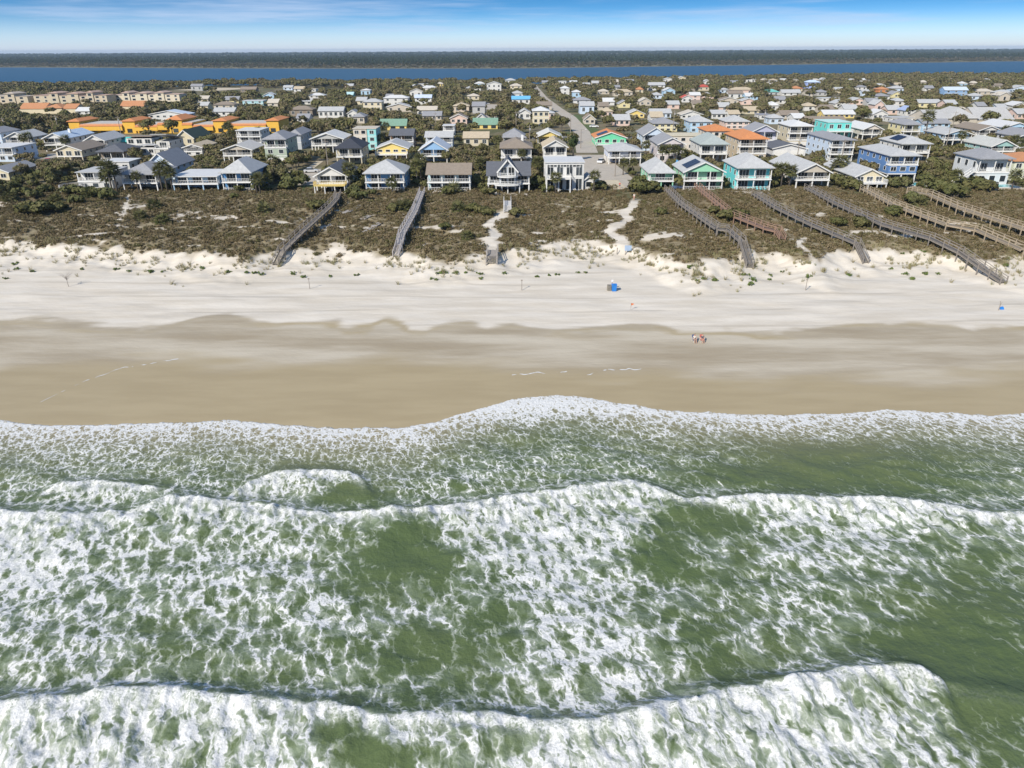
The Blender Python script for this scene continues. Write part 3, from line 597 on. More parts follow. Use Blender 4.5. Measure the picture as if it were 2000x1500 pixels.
def house(x0, x1, yb, ye, roof, wall, roofc, label, short, d=12, lv=2, f='', rise=None, name='beach_house', cat='house', group=None, rz=0.0):
    tok = f.split(); base = at((x0+x1)/2, yb); Z = depth(base); w = (x1-x0)*Z/F; H = max(2.2, (yb-ye)*Z/F*1.02); lh = H/lv
    root = empty(name, base, rz); tag(root, label, cat, group)
    HOUSES.append(dict(p=base, w=w, d=d, H=H, short=short, box=(x0, x1, yb, ye), root=root))
    big = Z < 420; wm = wallmat(wall); pd = 2.0; walls = MB(); r0 = random.Random(int(x0*7+yb))
    vis = 1 if base.x < 0 else -1                          # the side wall the sea end of the street sees
    for i in range(lv):
        z0, z1 = i*lh, (i+1)*lh; yf = 0.0; p = 'p%d' % (i+1) in tok; op = (i == 0 and 'o' in tok)
        if op:
            n = max(2, int(w/3.2)+1); m = max(2, int(d/4)+1)
            for a in range(n):
                for b in range(m):
                    if a in (0, n-1) or b in (0, m-1): post_obj(root, -w/2+.15+(w-.3)*a/(n-1), .15+(d-.3)*b/(m-1), -1.2, z1, 0.3, wm if 'wp' in tok else None)
            walls.box(-w*.36, w*.36, d*.38, d*.95, -0.5, z1); yf = d*.38
            MB().box(-w/2, w/2, 0, d, z1-.22, z1-.004).build('floor_beam', TRIM, root)
        else:
            yf = pd if p else 0.0
            walls.box(-w/2, w/2, yf, d, z0-(1.2 if i == 0 else 0), z1)
            if i: MB().box(-w/2-.03, w/2+.03, yf-.03 if not p else -.02, yf+.02, z0-.12, z0+.1).build('trim', TRIM, root)
        if p:
            if i: MB().box(-w/2-.15, w/2+.15, -.15, pd, z0-.18, z0+.02).build('deck', TRIM, root)
            n = max(2, int(w/3.4)+1)
            for a in range(n): post_obj(root, -w/2+.15+(w-.3)*a/(n-1), .14, z0-(1.0 if i == 0 else 0), z1, 0.22)
            if i or 'o' not in tok: railing(root, [(-w/2+.05, pd), (-w/2+.05, 0), (w/2-.05, 0), (w/2-.05, pd)], z0)
        if i == 0 and 'g' in tok:
            n = 2 if w > 7 else 1
            for a in range(n):
                gx = (-w/4+w/2*a) if n == 2 else 0; gd = MB().box(gx-w*.19, gx+w*.19, -.07, .06, 0, lh*.78)
                for q in range(1, 4): gd.box(gx-w*.19, gx+w*.19, -.1, -.07, lh*.78*q/4-.03, lh*.78*q/4+.03)
                gd.build('garage_door', TRIM, root)
            continue
        if 'nw' in tok: continue
        ww = (.72*w if op else w)
        if p and not op and big:
            n = max(1, int(w/3.6))
            for a in range(n): window(root, -w/2+w*(a+.5)/n, yf, z0+.15, min(2.5, w/n*.7), min(2.15, lh*.76), 0, 2, 'glass_door')
        else:
            n = max(1, min(6, int(ww/2.5))) if big else max(1, min(3, int(ww/4)))
            tall = 'tw' in tok
            for a in range(n): window(root, -ww/2+ww*(a+.5)/n, yf, z0+lh*(.12 if tall else .32), min(1.5 if not tall else 2.0, ww/n*.62), lh*(.74 if tall else .46), 0, 1 if tall else r0.choice((0, 1)))
        if not op and big:
            n = max(1, int(d/3.8))
            for a in range(n): window(root, vis*w/2, d*(a+.6)/(n+.2), z0+lh*.34, r0.choice((.8, 1.0, 1.3)), lh*.42, vis*math.pi/2, 0)
    if 'deck' in tok:
        z = lh*(lv-1) if lv > 1 else .5
        MB().box(-w/2, w/2, -2.6, -.02, z-.2, z).build('deck', TRIM if 'yd' not in tok else paint(YELLOW), root); railing(root, [(-w/2, -.05), (-w/2, -2.55), (w/2, -2.55), (w/2, -.05)], z, paint((.75, .55, .18)) if 'yd' in tok else None)
        for a in range(4): post_obj(root, -w/2+.15+(w-.3)*a/3, -2.4, -1.2, z-.2, .22)
    walls.build('wall', wm, root)
    rise = rise if rise is not None else {'hip': 2.0, 'gf': 1.9, 'gs': 1.8, 'shed': 0.7, 'flat': 0}[roof]
    ro = roof_part(root, roof, w, d, H, rise, roofmat(roofc), wm)
    if 'ch' in tok: MB().box(w*.2-.4, w*.2+.4, d*.4, d*.4+.8, H-.3, H+rise+.9).build('chimney', TRIM, ro)
    if 'so' in tok:
        s = MB()
        if roof == 'gf':
            for q in range(3): u0, u1 = -w/2*(.85), -w*.08; s.add([(u0, 1.5+q*2.2, H+rise*.15+.35), (u1, 1.5+q*2.2, H+rise*.84+.35), (u1, 3.5+q*2.2, H+rise*.84+.35), (u0, 3.5+q*2.2, H+rise*.15+.35)], [(0, 1, 2, 3)])
        elif roof == 'hip':
            for q in range(3): s.add([(-w/2+.4, d*.3+q*2, H+rise*.22+.25), (-w*.15, d*.3+q*2, H+rise*.8+.25), (-w*.15, d*.3+q*2+1.9, H+rise*.8+.25), (-w/2+.4, d*.3+q*2+1.9, H+rise*.22+.25)], [(0, 1, 2, 3)])
        else: s.box(-w*.25, w*.25, d*.15, d*.6, H+.5, H+.58)
        s.build('solar_panel', paint((.01, .015, .04), .2, .05), ro)
    if 'st' in tok and lv > 1:
        s = MB(); n = 12; sx = -w*.1
        for q in range(n): s.box(sx-.6, sx+.6, -2.6-q*.3, -2.3-q*.3, lh*(1-(q+1)/n)-.05, lh*(1-(q+1)/n)+.03)
        for e in (-.65, .65): s.bar((sx+e, -2.3, lh), (sx+e, -2.3-n*.3, 0), .08, .25); s.bar((sx+e, -2.3, lh+.9), (sx+e, -2.3-n*.3, .9), .07)
        s.build('stairs', TRIM, root)
    return root
h = house
# front row along the dune
h(-22, 20, 352, 337, 'gf', CREAM, GREY, 'small low grey-gabled cottage at the left edge nearest the dune', 'low cottage at the left edge', 14, 1, rise=1.3)
h(157, 222, 371, 339, 'flat', WHITE, LGREY, 'flat-roofed white house with open upper deck above the round grey terrace', 'flat-roofed white deck house', 10, 2, 'p2')
h(203, 256, 338, 318, 'flat', WHITE, WHITE, 'white flat roof house tucked behind the flat-roofed white deck house', 'white flat-roofed back house', 8, 1)
h(243, 310, 374, 343, 'hip', BEIGE, GREY, 'grey-roofed front house with dark screened porch on stilts among palms', 'screened-porch stilt house', 13, 2, 'o p2', rise=2.6)
h(290, 345, 350, 325, 'gf', PALEB, GREY, 'pale blue house with big grey gable rising behind the screened-porch stilt house', 'pale blue big-gable house', 14, 2, rise=3.4)
h(340, 428, 373, 347, 'flat', SKYB, WHITE, 'low house with broad white roof beside the bright blue porch house', 'low white-roofed house', 13, 2, 'o p2 wp')
h(437, 494, 374, 340, 'hip', BLUE, LGREY, 'bright blue two-storey house with white double porch and pale hip roof', 'bright blue porch house', 14, 2, 'p1 p2', rise=3.2)
h(619, 679, 375, 345, 'gf', WHITE, DGREY, 'white front house with mustard yellow deck rail at the top of a boardwalk', 'yellow-railed white house', 15, 2, 'o p2 deck yd', rise=2.2)
h(715, 790, 373, 341, 'hip', BLUE, LGREY, 'blue front house with white porches and pale hip roof between two boardwalks', 'blue hip-roofed front house', 12, 2, 'p1 p2', rise=3.0)
h(836, 919, 373, 341, 'gs', (0.45, 0.62, 0.66), BRN, 'long pale aqua house with full-width white balcony and brown-grey roof', 'long aqua balcony house', 9, 2, 'p1 p2 tw', rise=2.0)
A9 = h(953, 1034, 376, 343, 'gs', (0.45, 0.48, 0.52), DGREY, 'blue-grey house with steep central gable and curved white decks', 'steep-gabled blue-grey house', 10, 2, 'o p2', rise=2.6)
h(1065, 1139, 373, 321, 'flat', WHITE, WHITE, 'white modern box house with flat roof and tall clerestory windows', 'white box house', 11, 2, 'tw')
h(1141, 1158, 371, 352, 'gf', WHITE, LGREY, 'little white annexe attached right of the white box house', 'white annexe', 6, 1, rise=.9)
h(1267, 1314, 369, 340, 'hip', MINT, LGREY, 'mint green house with pale hip roof beside the sandy street end', 'mint hip-roofed house', 14, 2, 'o p2 wp', rise=3.0)
h(1326, 1332, 350, 334, 'gf', (.1, .4, .75), (.1, .4, .75), 'bright blue roofed shed squeezed between the two green front houses', 'blue-roofed shed', 7, 1)
h(1334, 1410, 371, 337, 'gf', MINT, LGREY, 'green house with white railed decks at the head of the red boardwalk', 'green white-decked house', 14, 2, 'p1 p2 so', rise=2.4)
h(1437, 1503, 372, 331, 'hip', AQUA, LGREY, 'vivid aqua two-storey house with grey patio and turquoise chairs', 'vivid aqua house', 14, 2, 'p1 p2', rise=3.0)
h(1553, 1617, 367, 338, 'gf', BEIGE, LGREY, 'beige house with long grey gable roof and dark screened porch', 'beige dark-porch house', 22, 2, 'o p2', rise=2.2)
h(1668, 1722, 367, 345, 'gf', CREAM, LGREY, 'low cream house with shallow gable and aqua-tinted picture windows', 'low cream gable house', 22, 2, 'o deck tw', rise=1.8)
h(1730, 1785, 356, 308, 'hip', (0.13, 0.25, 0.48), LGREY, 'tall royal blue three-level house above the swimming pool', 'royal blue tall house', 20, 3, 'o p3', rise=1.6)
h(1902, 1964, 363, 314, 'hip', (0.66, 0.68, 0.68), GREY, 'white-grey house with white balcony and white outside stairs near the right edge', 'white balcony house at right', 12, 2, 'p2', rise=2.2)
h(1972, 2050, 352, 317, 'hip', (0.7, 0.72, 0.55), TERRA, 'cream house with terracotta roof cut by the right edge', 'terracotta house at the right edge', 12, 2, rise=1.8)
# second row, left to right
h(-30, 30, 316, 291, 'flat', PALEB, WHITE, 'pale boxy flat house above the drive at the left edge', 'pale boxy house', 14, 2, 'p2')
h(-25, 9, 289, 262, 'hip', PALEB, GREY, 'white house sliver at the left edge behind the boxy house', 'sliver house', 12, 2)
h(16, 61, 290, 270, 'gf', WHITE, LGREY, 'white wide-gabled house behind a clump of palms at far left', 'white wide-gabled house', 12, 2, 'p2')
h(91, 134, 296, 272, 'gf', WHITE, (0.5, 0.6, 0.72), 'white house with pale blue metal roof and front balcony', 'blue metal-roofed house', 20, 2, 'o p2 ch', rise=1.8)
h(114, 164, 317, 295, 'gf', BUFF, BRN, 'tan stilt house with brown roof and a wall of tall dark windows', 'tan window-wall house', 16, 2, 'o tw wp', rise=1.6)
h(170, 208, 296, 276, 'gf', WHITE, LGREY, 'low white house with shallow grey gable above the dark-roofed house', 'shallow grey gable house', 16, 2, 'p2')
h(194, 244, 314, 298, 'hip', BRN, DGREY, 'dark-roofed low brown house beside the tan window-wall house', 'dark-roofed brown house', 13, 1, 'p1', rise=2.2)
h(251, 300, 292, 272, 'shed', WHITE, BRN, 'white modern house with tall slanted windows behind the grey shed-roof house', 'white slant-windowed house', 10, 2, 'tw')
h(232, 252, 288, 277, 'gs', TEAL, (0.1, 0.5, 0.45), 'small teal-roofed outbuilding beside the white slant-windowed house', 'teal outbuilding', 6, 1, rise=1.2)
h(276, 304, 303, 289, 'shed', WHITE, LGREY, 'low white wing with pale shed roof on the left of a tall gable house', 'low shed-roofed wing', 9, 1)
h(305, 331, 303, 279, 'shed', (0.62, 0.6, 0.55), LGREY, 'tall house with steep grey shed roof and small balcony', 'grey shed-roof house', 14, 2, 'p2', rise=2.6)
h(346, 380, 284, 270, 'gf', CREAM, (.05, .08, .06), 'cream house with near-black green gable roof in trees', 'black-roofed cream house', 18, 1, rise=2.8)
h(361, 396, 304, 289, 'gf', WHITE, TAN, 'small white cottage with tan roof and dense trees on both sides', 'tan-roofed cottage', 14, 2, 'p2', rise=1.0)
h(438, 494, 316, 294, 'gf', BEIGE, (0.55, 0.53, 0.49), 'beige low-gabled house on stilts left of the tall sage house', 'beige low-gabled house', 14, 2, 'o p2', rise=1.6)
h(466, 512, 290, 258, 'flat', WHITE, WHITE, 'white three-storey house with stacked white balconies beside palms', 'white stacked balcony house', 12, 3, 'p1 p2 p3')
h(521, 563, 320, 276, 'hip', SAGE, GREY, 'tall sage green three-storey house with two white garage doors', 'tall sage house', 14, 3, 'g p3', rise=2.2)
h(566, 590, 292, 266, 'hip', (.5, .52, .54), GREY, 'grey two-storey house just behind the tall sage house', 'grey house behind the sage one', 16, 2)
h(610, 672, 298, 273, 'gf', (.5, .5, .48), (.62, .62, .6), 'grey stilt house under a wide low white gable', 'wide low-gabled grey house', 14, 2, 'o p2', rise=1.9)
h(659, 708, 323, 292, 'hip', BUFF, (.045, .05, .065), 'tan porch house with near-black hip roof', 'black hip-roofed tan house', 13, 2, 'o p2 wp', rise=3.0)
h(693, 719, 293, 255, 'flat', (.62, .55, .45), BEIGE, 'beige half of the narrow three-storey pair with aqua neighbour', 'beige narrow house', 10, 3)
h(720, 737, 293, 255, 'flat', (.3, .68, .68), BEIGE, 'aqua half of the narrow three-storey pair', 'aqua narrow house', 10, 3)
h(736, 797, 311, 291, 'gf', YELLOW, LGREY, 'bright yellow house with wide grey deck and shallow gable', 'bright yellow deck house', 13, 2, 'deck', rise=1.9)
h(763, 808, 290, 266, 'gs', BROWN_, DGREY, 'dark brown timber house with stacked wooden decks', 'dark timber house', 10, 2, 'p1 p2', rise=1.8)
h(821, 874, 318, 294, 'gf', (.3, .5, .75), (.66, .68, .7), 'blue and white gabled house with broad balcony behind the aqua balcony house', 'blue gabled balcony house', 13, 2, 'o p2', rise=2.8)
h(832, 884, 289, 269, 'gs', (.55, .62, .7), LGREY, 'long pale blue-grey house with plain side-gable roof', 'side-gabled blue-grey house', 8, 2, 'p2', rise=1.6)
h(866, 888, 272, 248, 'flat', WHITE, WHITE, 'white lookout tower house with rooftop railing', 'white tower house', 7, 3, 'p3')
h(906, 954, 285, 270, 'gs', BUFF, TAN, 'tan flat-looking house with black solar panel on its roof', 'tan solar house', 9, 1, 'so', rise=1.7)
h(979, 1038, 326, 292, 'hip', WHITE, BRN, 'white two-level house with brown-grey roof and balcony behind the steep-gabled house', 'white brown-roofed house', 14, 2, 'o p2 ch', rise=2.6)
h(984, 1026, 284, 270, 'hip', (.55, .56, .58), GREY, 'low grey pyramid-roofed house among trees near the street', 'grey pyramid-roofed house', 12, 1, 'p1', rise=3.0)
h(1062, 1106, 322, 289, 'gf', WHITE, TAN, 'white house with tan roof and angled windows behind the white box house', 'white tan-roofed house', 13, 2, 'p2 tw', rise=2.0)
h(1050, 1096, 284, 268, 'gf', YELLOW, (.62, .6, .55), 'yellow-gabled house with pale roof left of the tall dark pine', 'yellow-gabled house', 13, 1, 'p1', rise=2.0)
h(1163, 1222, 284, 270, 'gf', (.15, .6, .35), ORANGE, 'emerald green cottage with orange roof and solar panels', 'emerald cottage', 14, 1, 'deck so', rise=2.0)
h(1188, 1251, 321, 297, 'hip', (.6, .66, .8), LGREY, 'pale lilac-blue house with grey hip roof beside the street end', 'lilac-blue hip house', 13, 2, 'o p2', rise=2.0)
h(1256, 1301, 294, 266, 'gf', PALEB, GREY, 'pale blue tall-gabled house behind the pinkish porch house', 'pale blue tall-gabled house', 16, 2, 'p2', rise=2.6)
h(1284, 1334, 319, 284, 'gf', (.66, .6, .6), GREY, 'pinkish grey house with wide gable and upper porch screened by palms', 'pinkish porch house', 16, 2, 'p2', rise=2.0)
h(1309, 1372, 293, 268, 'flat', (.66, .6, .52), BUFF, 'pale flat-roofed house with tan roof behind the palms', 'tan flat-roofed house', 11, 2)
h(1366, 1418, 319, 285, 'hip', WHITE, (.36, .4, .38), 'white house with tall white columns and grey-green roof', 'white columned house', 15, 2, 'o p2', rise=3.0)
h(1378, 1430, 282, 258, 'hip', (.72, .64, .55), ORANGE, 'cream villa with two-tier orange tile roofs behind the tan three-storey house', 'cream orange-roofed villa', 14, 2, rise=2.0)
h(1441, 1494, 314, 275, 'hip', (.6, .5, .36), ORANGE, 'tan three-storey house with orange tile roof and stacked balconies', 'tan orange-roofed house', 18, 3, 'p2 p3', rise=2.2)
h(1464, 1515, 290, 260, 'gf', (.5, .5, .62), GREY, 'lavender-grey house with outside balconies right of the orange-roofed house', 'lavender-grey house', 13, 2, 'p2', rise=2.4)
h(1508, 1572, 305, 291, 'gf', (.66, .66, .66), DGREY, 'low white garage building with dark roof beside the tan orange-roofed house', 'low garage building', 13, 1, 'g', rise=1.4)
h(1538, 1582, 287, 250, 'hip', BUFF, WHITE, 'tan three-level house with bright white roof', 'tan white-roofed house', 14, 3, 'g p2 p3', rise=1.8)
h(1612, 1658, 272, 242, 'flat', (.16, .66, .6), (.5, .7, .66), 'turquoise flat-roofed house with long wooden balcony', 'turquoise flat-roofed house', 14, 2, 'deck')
h(1619, 1663, 315, 277, 'hip', PALEB, GREY, 'ice blue three-storey house with stacked white balconies', 'ice blue three-storey house', 22, 3, 'p1 p2 p3', rise=1.4)
h(1683, 1720, 273, 254, 'gf', (.66, .6, .52), WHITE, 'white-roofed gable house above a sandy bank', 'white-roofed gable house', 18, 2, 'o p2', rise=1.8)
h(1756, 1811, 316, 284, 'hip', WHITE, LGREY, 'white house with solar panels and rooftop railing behind the royal blue house', 'white solar house', 16, 2, 'o p2 so', rise=2.2)
h(1762, 1794, 270, 246, 'hip', PALEY, GREY, 'pale yellow two-storey house left of a feathery palm', 'pale yellow two-storey house', 14, 2, 'p1 p2', rise=2.0)
h(1799, 1852, 258, 242, 'gs', SKYB, GREY, 'sky blue house with plain grey roof behind a feathery palm', 'sky blue plain house', 9, 2, rise=1.4)
h(1842, 1894, 284, 264, 'gf', SKYB, LGREY, 'pale blue house with low grey gable and white balcony', 'pale blue low-gabled house', 16, 2, 'o p2', rise=1.6)
h(1908, 1949, 275, 256, 'gf', WHITE, BRN, 'white porch house under a broad brown roof', 'brown-roofed porch house', 18, 2, 'o p2', rise=1.6)
h(1956, 2010, 268, 250, 'gf', SKYB, WHITE, 'blue house with brilliant white roof at the right edge', 'brilliant white-roofed house', 18, 2, 'p2', rise=1.8)
h(1932, 1980, 306, 287, 'gf', (.35, .55, .52), (.5, .5, .46), 'teal-gabled house with grey roof and dark porch', 'teal-gabled house', 16, 2, 'o p2', rise=2.0)
h(1985, 2040, 290, 268, 'gf', (.6, .62, .64), GREY, 'grey house half out of frame behind the teal-gabled house', 'grey house at the right', 14, 2, 'p2')
# across the coast road
h(1276, 1322, 257, 243, 'hip', PALEY, GREY, 'pale yellow house with grey hip roof across the coast road', 'yellow hip house', 13, 2, rise=2.4)
h(1347, 1389, 260, 240, 'hip', SKYB, LGREY, 'light blue two-storey house with pyramid roof across the coast road', 'light blue pyramid house', 13, 2, rise=2.4)
h(1417, 1462, 252, 239, 'hip', PINK, LGREY, 'pink house with grey pyramid roof behind the orange-roofed villa', 'pink house', 13, 2, rise=2.6)
FAR = [ # left, right, bottom, eave as seen; roof; wall; roof colour; label; short
 (292, 368, 238, 225, 'gf', WHITE, (.6, .66, .74), 'big white house with blue-white roofs behind the yellow shops', 'big white house', 2),
 (418, 458, 211, 204, 'hip', BEIGE, BRN, 'brown pyramid-roofed house near the teal box house', 'brown pyramid house', 1), (475, 515, 207, 198, 'flat', (.4, .62, .66), WHITE, 'teal box house with white flat roof in the far left woods', 'teal box house', 2), (418, 458, 226, 217, 'gs', WHITE, LGREY, 'grey-roofed bungalow below the brown pyramid house', 'grey bungalow', 1),
 (604, 633, 191, 187, 'hip', WHITE, WHITE, 'white pyramid roof alone in the woods left of the far teal cabin', 'white pyramid roof', 1), (677, 690, 194, 186, 'gs', TEAL, (.5, .7, .7), 'tiny teal cabin among far trees', 'far teal cabin', 2), (588, 609, 203, 198, 'gs', WHITE, LGREY, 'small white roofed house below the white pyramid roof', 'small white-roofed house', 1),
 (710, 746, 216, 201, 'hip', CREAM, LGREY, 'cream two-storey house left of the grand white hip-roofed house', 'cream two-storey house', 2), (750, 797, 205, 193, 'hip', WHITE, WHITE, 'grand white hip-roofed house in mid distance', 'grand white house', 2), (756, 803, 217, 208, 'gf', BEIGE, LGREY, 'low gabled wing in front of the grand white house', 'low gabled wing', 1), (811, 843, 203, 192, 'gs', WHITE, (.55, .62, .72), 'white dormered house with blue-grey metal roof', 'dormered house', 2),
 (623, 671, 229, 216, 'gs', WHITE, LGREY, 'long white house with grey roof left of centre', 'long white house', 1), (566, 611, 226, 214, 'hip', BRN, BRN, 'brown low house left of the long white house', 'brown low house', 1), (690, 712, 240, 228, 'hip', BEIGE, GREY, 'grey-roofed house just before the long tan wall of trees', 'grey-roofed tree house', 1), (580, 604, 238, 230, 'gs', WHITE, GREY, 'small grey-roofed white house by the coast road left of centre', 'small roadside house', 1),
 (801, 816, 173, 168, 'hip', (.5, .6, .66), LGREY, 'small grey hip-roofed house near the lagoon left of the white twin', 'grey lagoon house', 1), (816, 835, 168, 163, 'flat', WHITE, WHITE, 'white flat house on the lagoon shore left of the street', 'white lagoon house', 1), (823, 853, 177, 171, 'hip', WHITE, WHITE, 'white pyramid-roofed house near the lagoon', 'white lagoon pyramid', 1), (852, 866, 168, 163, 'hip', YELLOW, BEIGE, 'small yellow house near the lagoon shore', 'small yellow lagoon house', 1), (886, 898, 163, 159, 'gf', WHITE, WHITE, 'tiny white gable at the lagoon edge', 'tiny white gable', 1),
 (911, 939, 178, 171, 'hip', WHITE, LGREY, 'white house with cupola near the lagoon', 'cupola house', 1), (951, 979, 179, 166, 'gf', WHITE, LGREY, 'white grey-roofed house at the lagoon end of the narrow street', 'street-end house', 2), (987, 1007, 166, 158, 'hip', WHITE, LGREY, 'white two-storey house nearest the lagoon by the long street', 'lagoon two-storey', 2), (996, 1019, 178, 169, 'hip', CREAM, BEIGE, 'cream balcony house near the lagoon by the long street', 'cream lagoon house', 2), (999, 1022, 190, 182, 'hip', WHITE, LGREY, 'white house directly behind the blue-tarped house', 'house behind the blue tarp', 1), (1000, 1035, 203, 193, 'gs', WHITE, (.15, .45, .75), 'white house with bright blue tarp roof beside the long street', 'blue-tarped house', 1),
 (913, 936, 194, 187, 'hip', BUFF, BEIGE, 'small buff house left of the narrow street', 'small buff house', 1), (886, 916, 219, 207, 'hip', (.6, .5, .4), TAN, 'tan house with low hip roof left of the narrow street', 'tan low hip house', 1), (880, 912, 241, 230, 'gf', PINK, BRN, 'pinkish gabled house with brown roof near the green-roofed shop', 'pinkish gabled house', 1), (815, 853, 221, 214, 'gs', WHITE, BEIGE, 'long low beige-roofed house left of the tan low hip house', 'long low beige roof', 1), (826, 862, 234, 225, 'gs', BEIGE, GREY, 'long grey-roofed house behind the green-roofed shop', 'long grey roof', 1),
 (1013, 1036, 232, 220, 'gf', WHITE, LGREY, 'white gabled cottage left of the tall cream house', 'white gabled cottage', 1), (1041, 1072, 242, 219, 'hip', CREAM, WHITE, 'tall cream two-storey house by the long street', 'tall cream house', 2), (1121, 1153, 208, 197, 'hip', WHITE, GREY, 'white two-storey house right of the long street', 'white streetside house', 2), (1095, 1112, 184, 174, 'hip', WHITE, WHITE, 'small white house right of the long street near the lagoon', 'small white house', 2), (1091, 1106, 165, 158, 'flat', WHITE, WHITE, 'white flat house on the lagoon right of the street', 'white flat lagoon house', 1),
 (1168, 1190, 183, 178, 'hip', BEIGE, BEIGE, 'pale pyramid-roofed house in trees right of the street', 'pale pyramid house', 1), (1199, 1235, 187, 179, 'hip', BEIGE, TAN, 'tan-roofed house in trees below the solar-roofed far house', 'tan tree house', 1), (1267, 1298, 176, 167, 'gs', WHITE, LGREY, 'far white house with solar panels on its roof', 'solar-roofed far house', 2), (1296, 1318, 187, 178, 'gf', SKYB, WHITE, 'light blue gabled far house with white roof', 'blue gabled far house', 2), (1244, 1256, 180, 174, 'hip', BUFF, TERRA, 'little terracotta roof beside the solar-roofed far house', 'little terracotta roof', 1),
 (1331, 1352, 199, 191, 'gf', WHITE, RED, 'white house with bright red roof', 'red-roofed house', 1), (1347, 1367, 198, 187, 'gs', PINK, WHITE, 'pinkish two-storey house attached to a red-roofed house', 'pinkish two-storey house', 2), (1364, 1385, 176, 169, 'hip', BUFF, RED, 'far house with faded red pyramid roof', 'faded red roof', 1), (1227, 1258, 229, 221, 'gf', YELLOW, LGREY, 'small yellow house with grey gables right of the long street', 'small yellow house', 1), (1270, 1310, 231, 220, 'gs', PALEB, LGREY, 'pale blue house with wide grey roof right of the small yellow house', 'pale blue wide-roofed house', 1), (1330, 1372, 231, 223, 'gf', WHITE, BEIGE, 'cream-roofed bungalow behind the light blue pyramid house', 'cream-roofed bungalow', 1), (1176, 1196, 227, 217, 'hip', PINK, TAN, 'tan house left of the small yellow house', 'tan streetside house', 1),
 (1404, 1442, 203, 195, 'gf', BEIGE, BRN, 'brown-roofed house beside the big round palm', 'brown house by the round palm', 1), (1422, 1450, 192, 182, 'gs', WHITE, BRN, 'white house with brown roof behind the brown house', 'white brown-roofed far house', 1), (1428, 1470, 184, 175, 'hip', PINK, TAN, 'far tan-roofed house left of the teal pyramid', 'far tan-roofed house', 1), (1491, 1520, 187, 179, 'hip', LGREY, TEAL, 'far house with teal pyramid roof', 'teal pyramid', 1), (1527, 1563, 186, 180, 'gs', WHITE, LGREY, 'far white house with long grey roof right of the teal pyramid', 'far long grey roof', 1), (1574, 1600, 172, 162, 'hip', (.35, .45, .8), PALEB, 'far bright blue house near the lagoon', 'far bright blue house', 2), (1546, 1567, 177, 172, 'hip', BUFF, TERRA, 'far house with small terracotta roof left of the bright blue one', 'far terracotta roof', 1),
 (1484, 1506, 232, 224, 'flat', WHITE, (.3, .3, .33), 'white flat-roofed shop beside the coast road', 'white roadside shop', 1), (1455, 1482, 222, 217, 'gs', BUFF, TAN, 'long tan roof running back from the white roadside shop', 'long tan roof', 1), (1525, 1560, 231, 224, 'gs', BEIGE, BRN, 'low brown-roofed house left of the white flat motel', 'low brown-roofed house', 1), (1608, 1668, 230, 222, 'gs', YELLOW, WHITE, 'long white-roofed motel with yellow wall', 'white-roofed motel', 1), (1604, 1640, 197, 191, 'flat', WHITE, WHITE, 'white flat-roofed house in the right woods', 'white flat woods house', 1), (1630, 1656, 209, 201, 'gf', WHITE, LGREY, 'grey gable house below the white flat woods house', 'grey gable woods house', 1),
 (1575, 1650, 246, 236, 'gs', BRN, BRN, 'long brown-roofed building behind the turquoise house', 'long brown-roofed building', 1), (1715, 1735, 181, 174, 'hip', ORANGE, TERRA, 'small orange-walled house in the right woods', 'small orange house', 1), (1740, 1765, 180, 172, 'hip', PALEB, LGREY, 'pale grey-blue house right of the small orange house', 'pale grey-blue far house', 1), (1746, 1768, 205, 197, 'hip', WHITE, LGREY, 'white grey-roofed house in the right middle woods', 'white middle woods house', 1), (1793, 1836, 209, 200, 'gs', PALEY, LGREY, 'yellow-white house with grey roof above the blue metal roof', 'yellow-white house', 1), (1768, 1793, 226, 215, 'gf', WHITE, (.35, .42, .6), 'white house with slate-blue metal roof', 'slate-blue roof', 1), (1843, 1888, 187, 177, 'gs', (.25, .4, .62), (.55, .62, .7), 'far blue house with pale blue metal roofs', 'far blue metal-roofed house', 2), (1907, 1940, 184, 178, 'hip', BEIGE, BEIGE, 'far beige hip-roofed house at right', 'far beige hip house', 1), (1948, 1976, 186, 180, 'hip', BEIGE, LGREY, 'far grey-roofed house near the right edge', 'far right grey roof', 1), (1978, 2010, 178, 171, 'gf', PALEB, LGREY, 'pale far house cut by the right edge', 'pale far edge house', 1), (1850, 1872, 209, 203, 'gf', CREAM, TAN, 'small cream house below the far blue metal-roofed house', 'small cream far house', 1), (1976, 2010, 213, 205, 'gf', WHITE, WHITE, 'white house at the right edge in mid woods', 'white edge house', 1), (1740, 1800, 238, 230, 'flat', WHITE, LGREY, 'low white flats beside the big grey-roofed complex', 'low white flats', 1),
 (5, 27, 170, 165, 'gs', WHITE, WHITE, 'small white house on the lagoon at far left', 'far left lagoon house', 1), (600, 617, 178, 173, 'flat', WHITE, BEIGE, 'small pale block house at the edge of the sandy clearing', 'pale block house', 1), (150, 176, 223, 216, 'gs', WHITE, WHITE, 'small white building behind the orange-roofed clubhouse', 'small white building', 1), (470, 500, 178, 174, 'gs', BRN, BRN, 'brown low roof at the end of the sandy clearing', 'brown clearing house', 1)]
for a, b_, c, e, r, wl, rc, lb, sh, lv in FAR: house(a, b_, c+1, e+(1.5 if lv == 1 else 0), r, wl, rc, lb, sh, 10 if r != 'gs' else 9, lv, rise=None if c > 190 else 2.2, name='house')
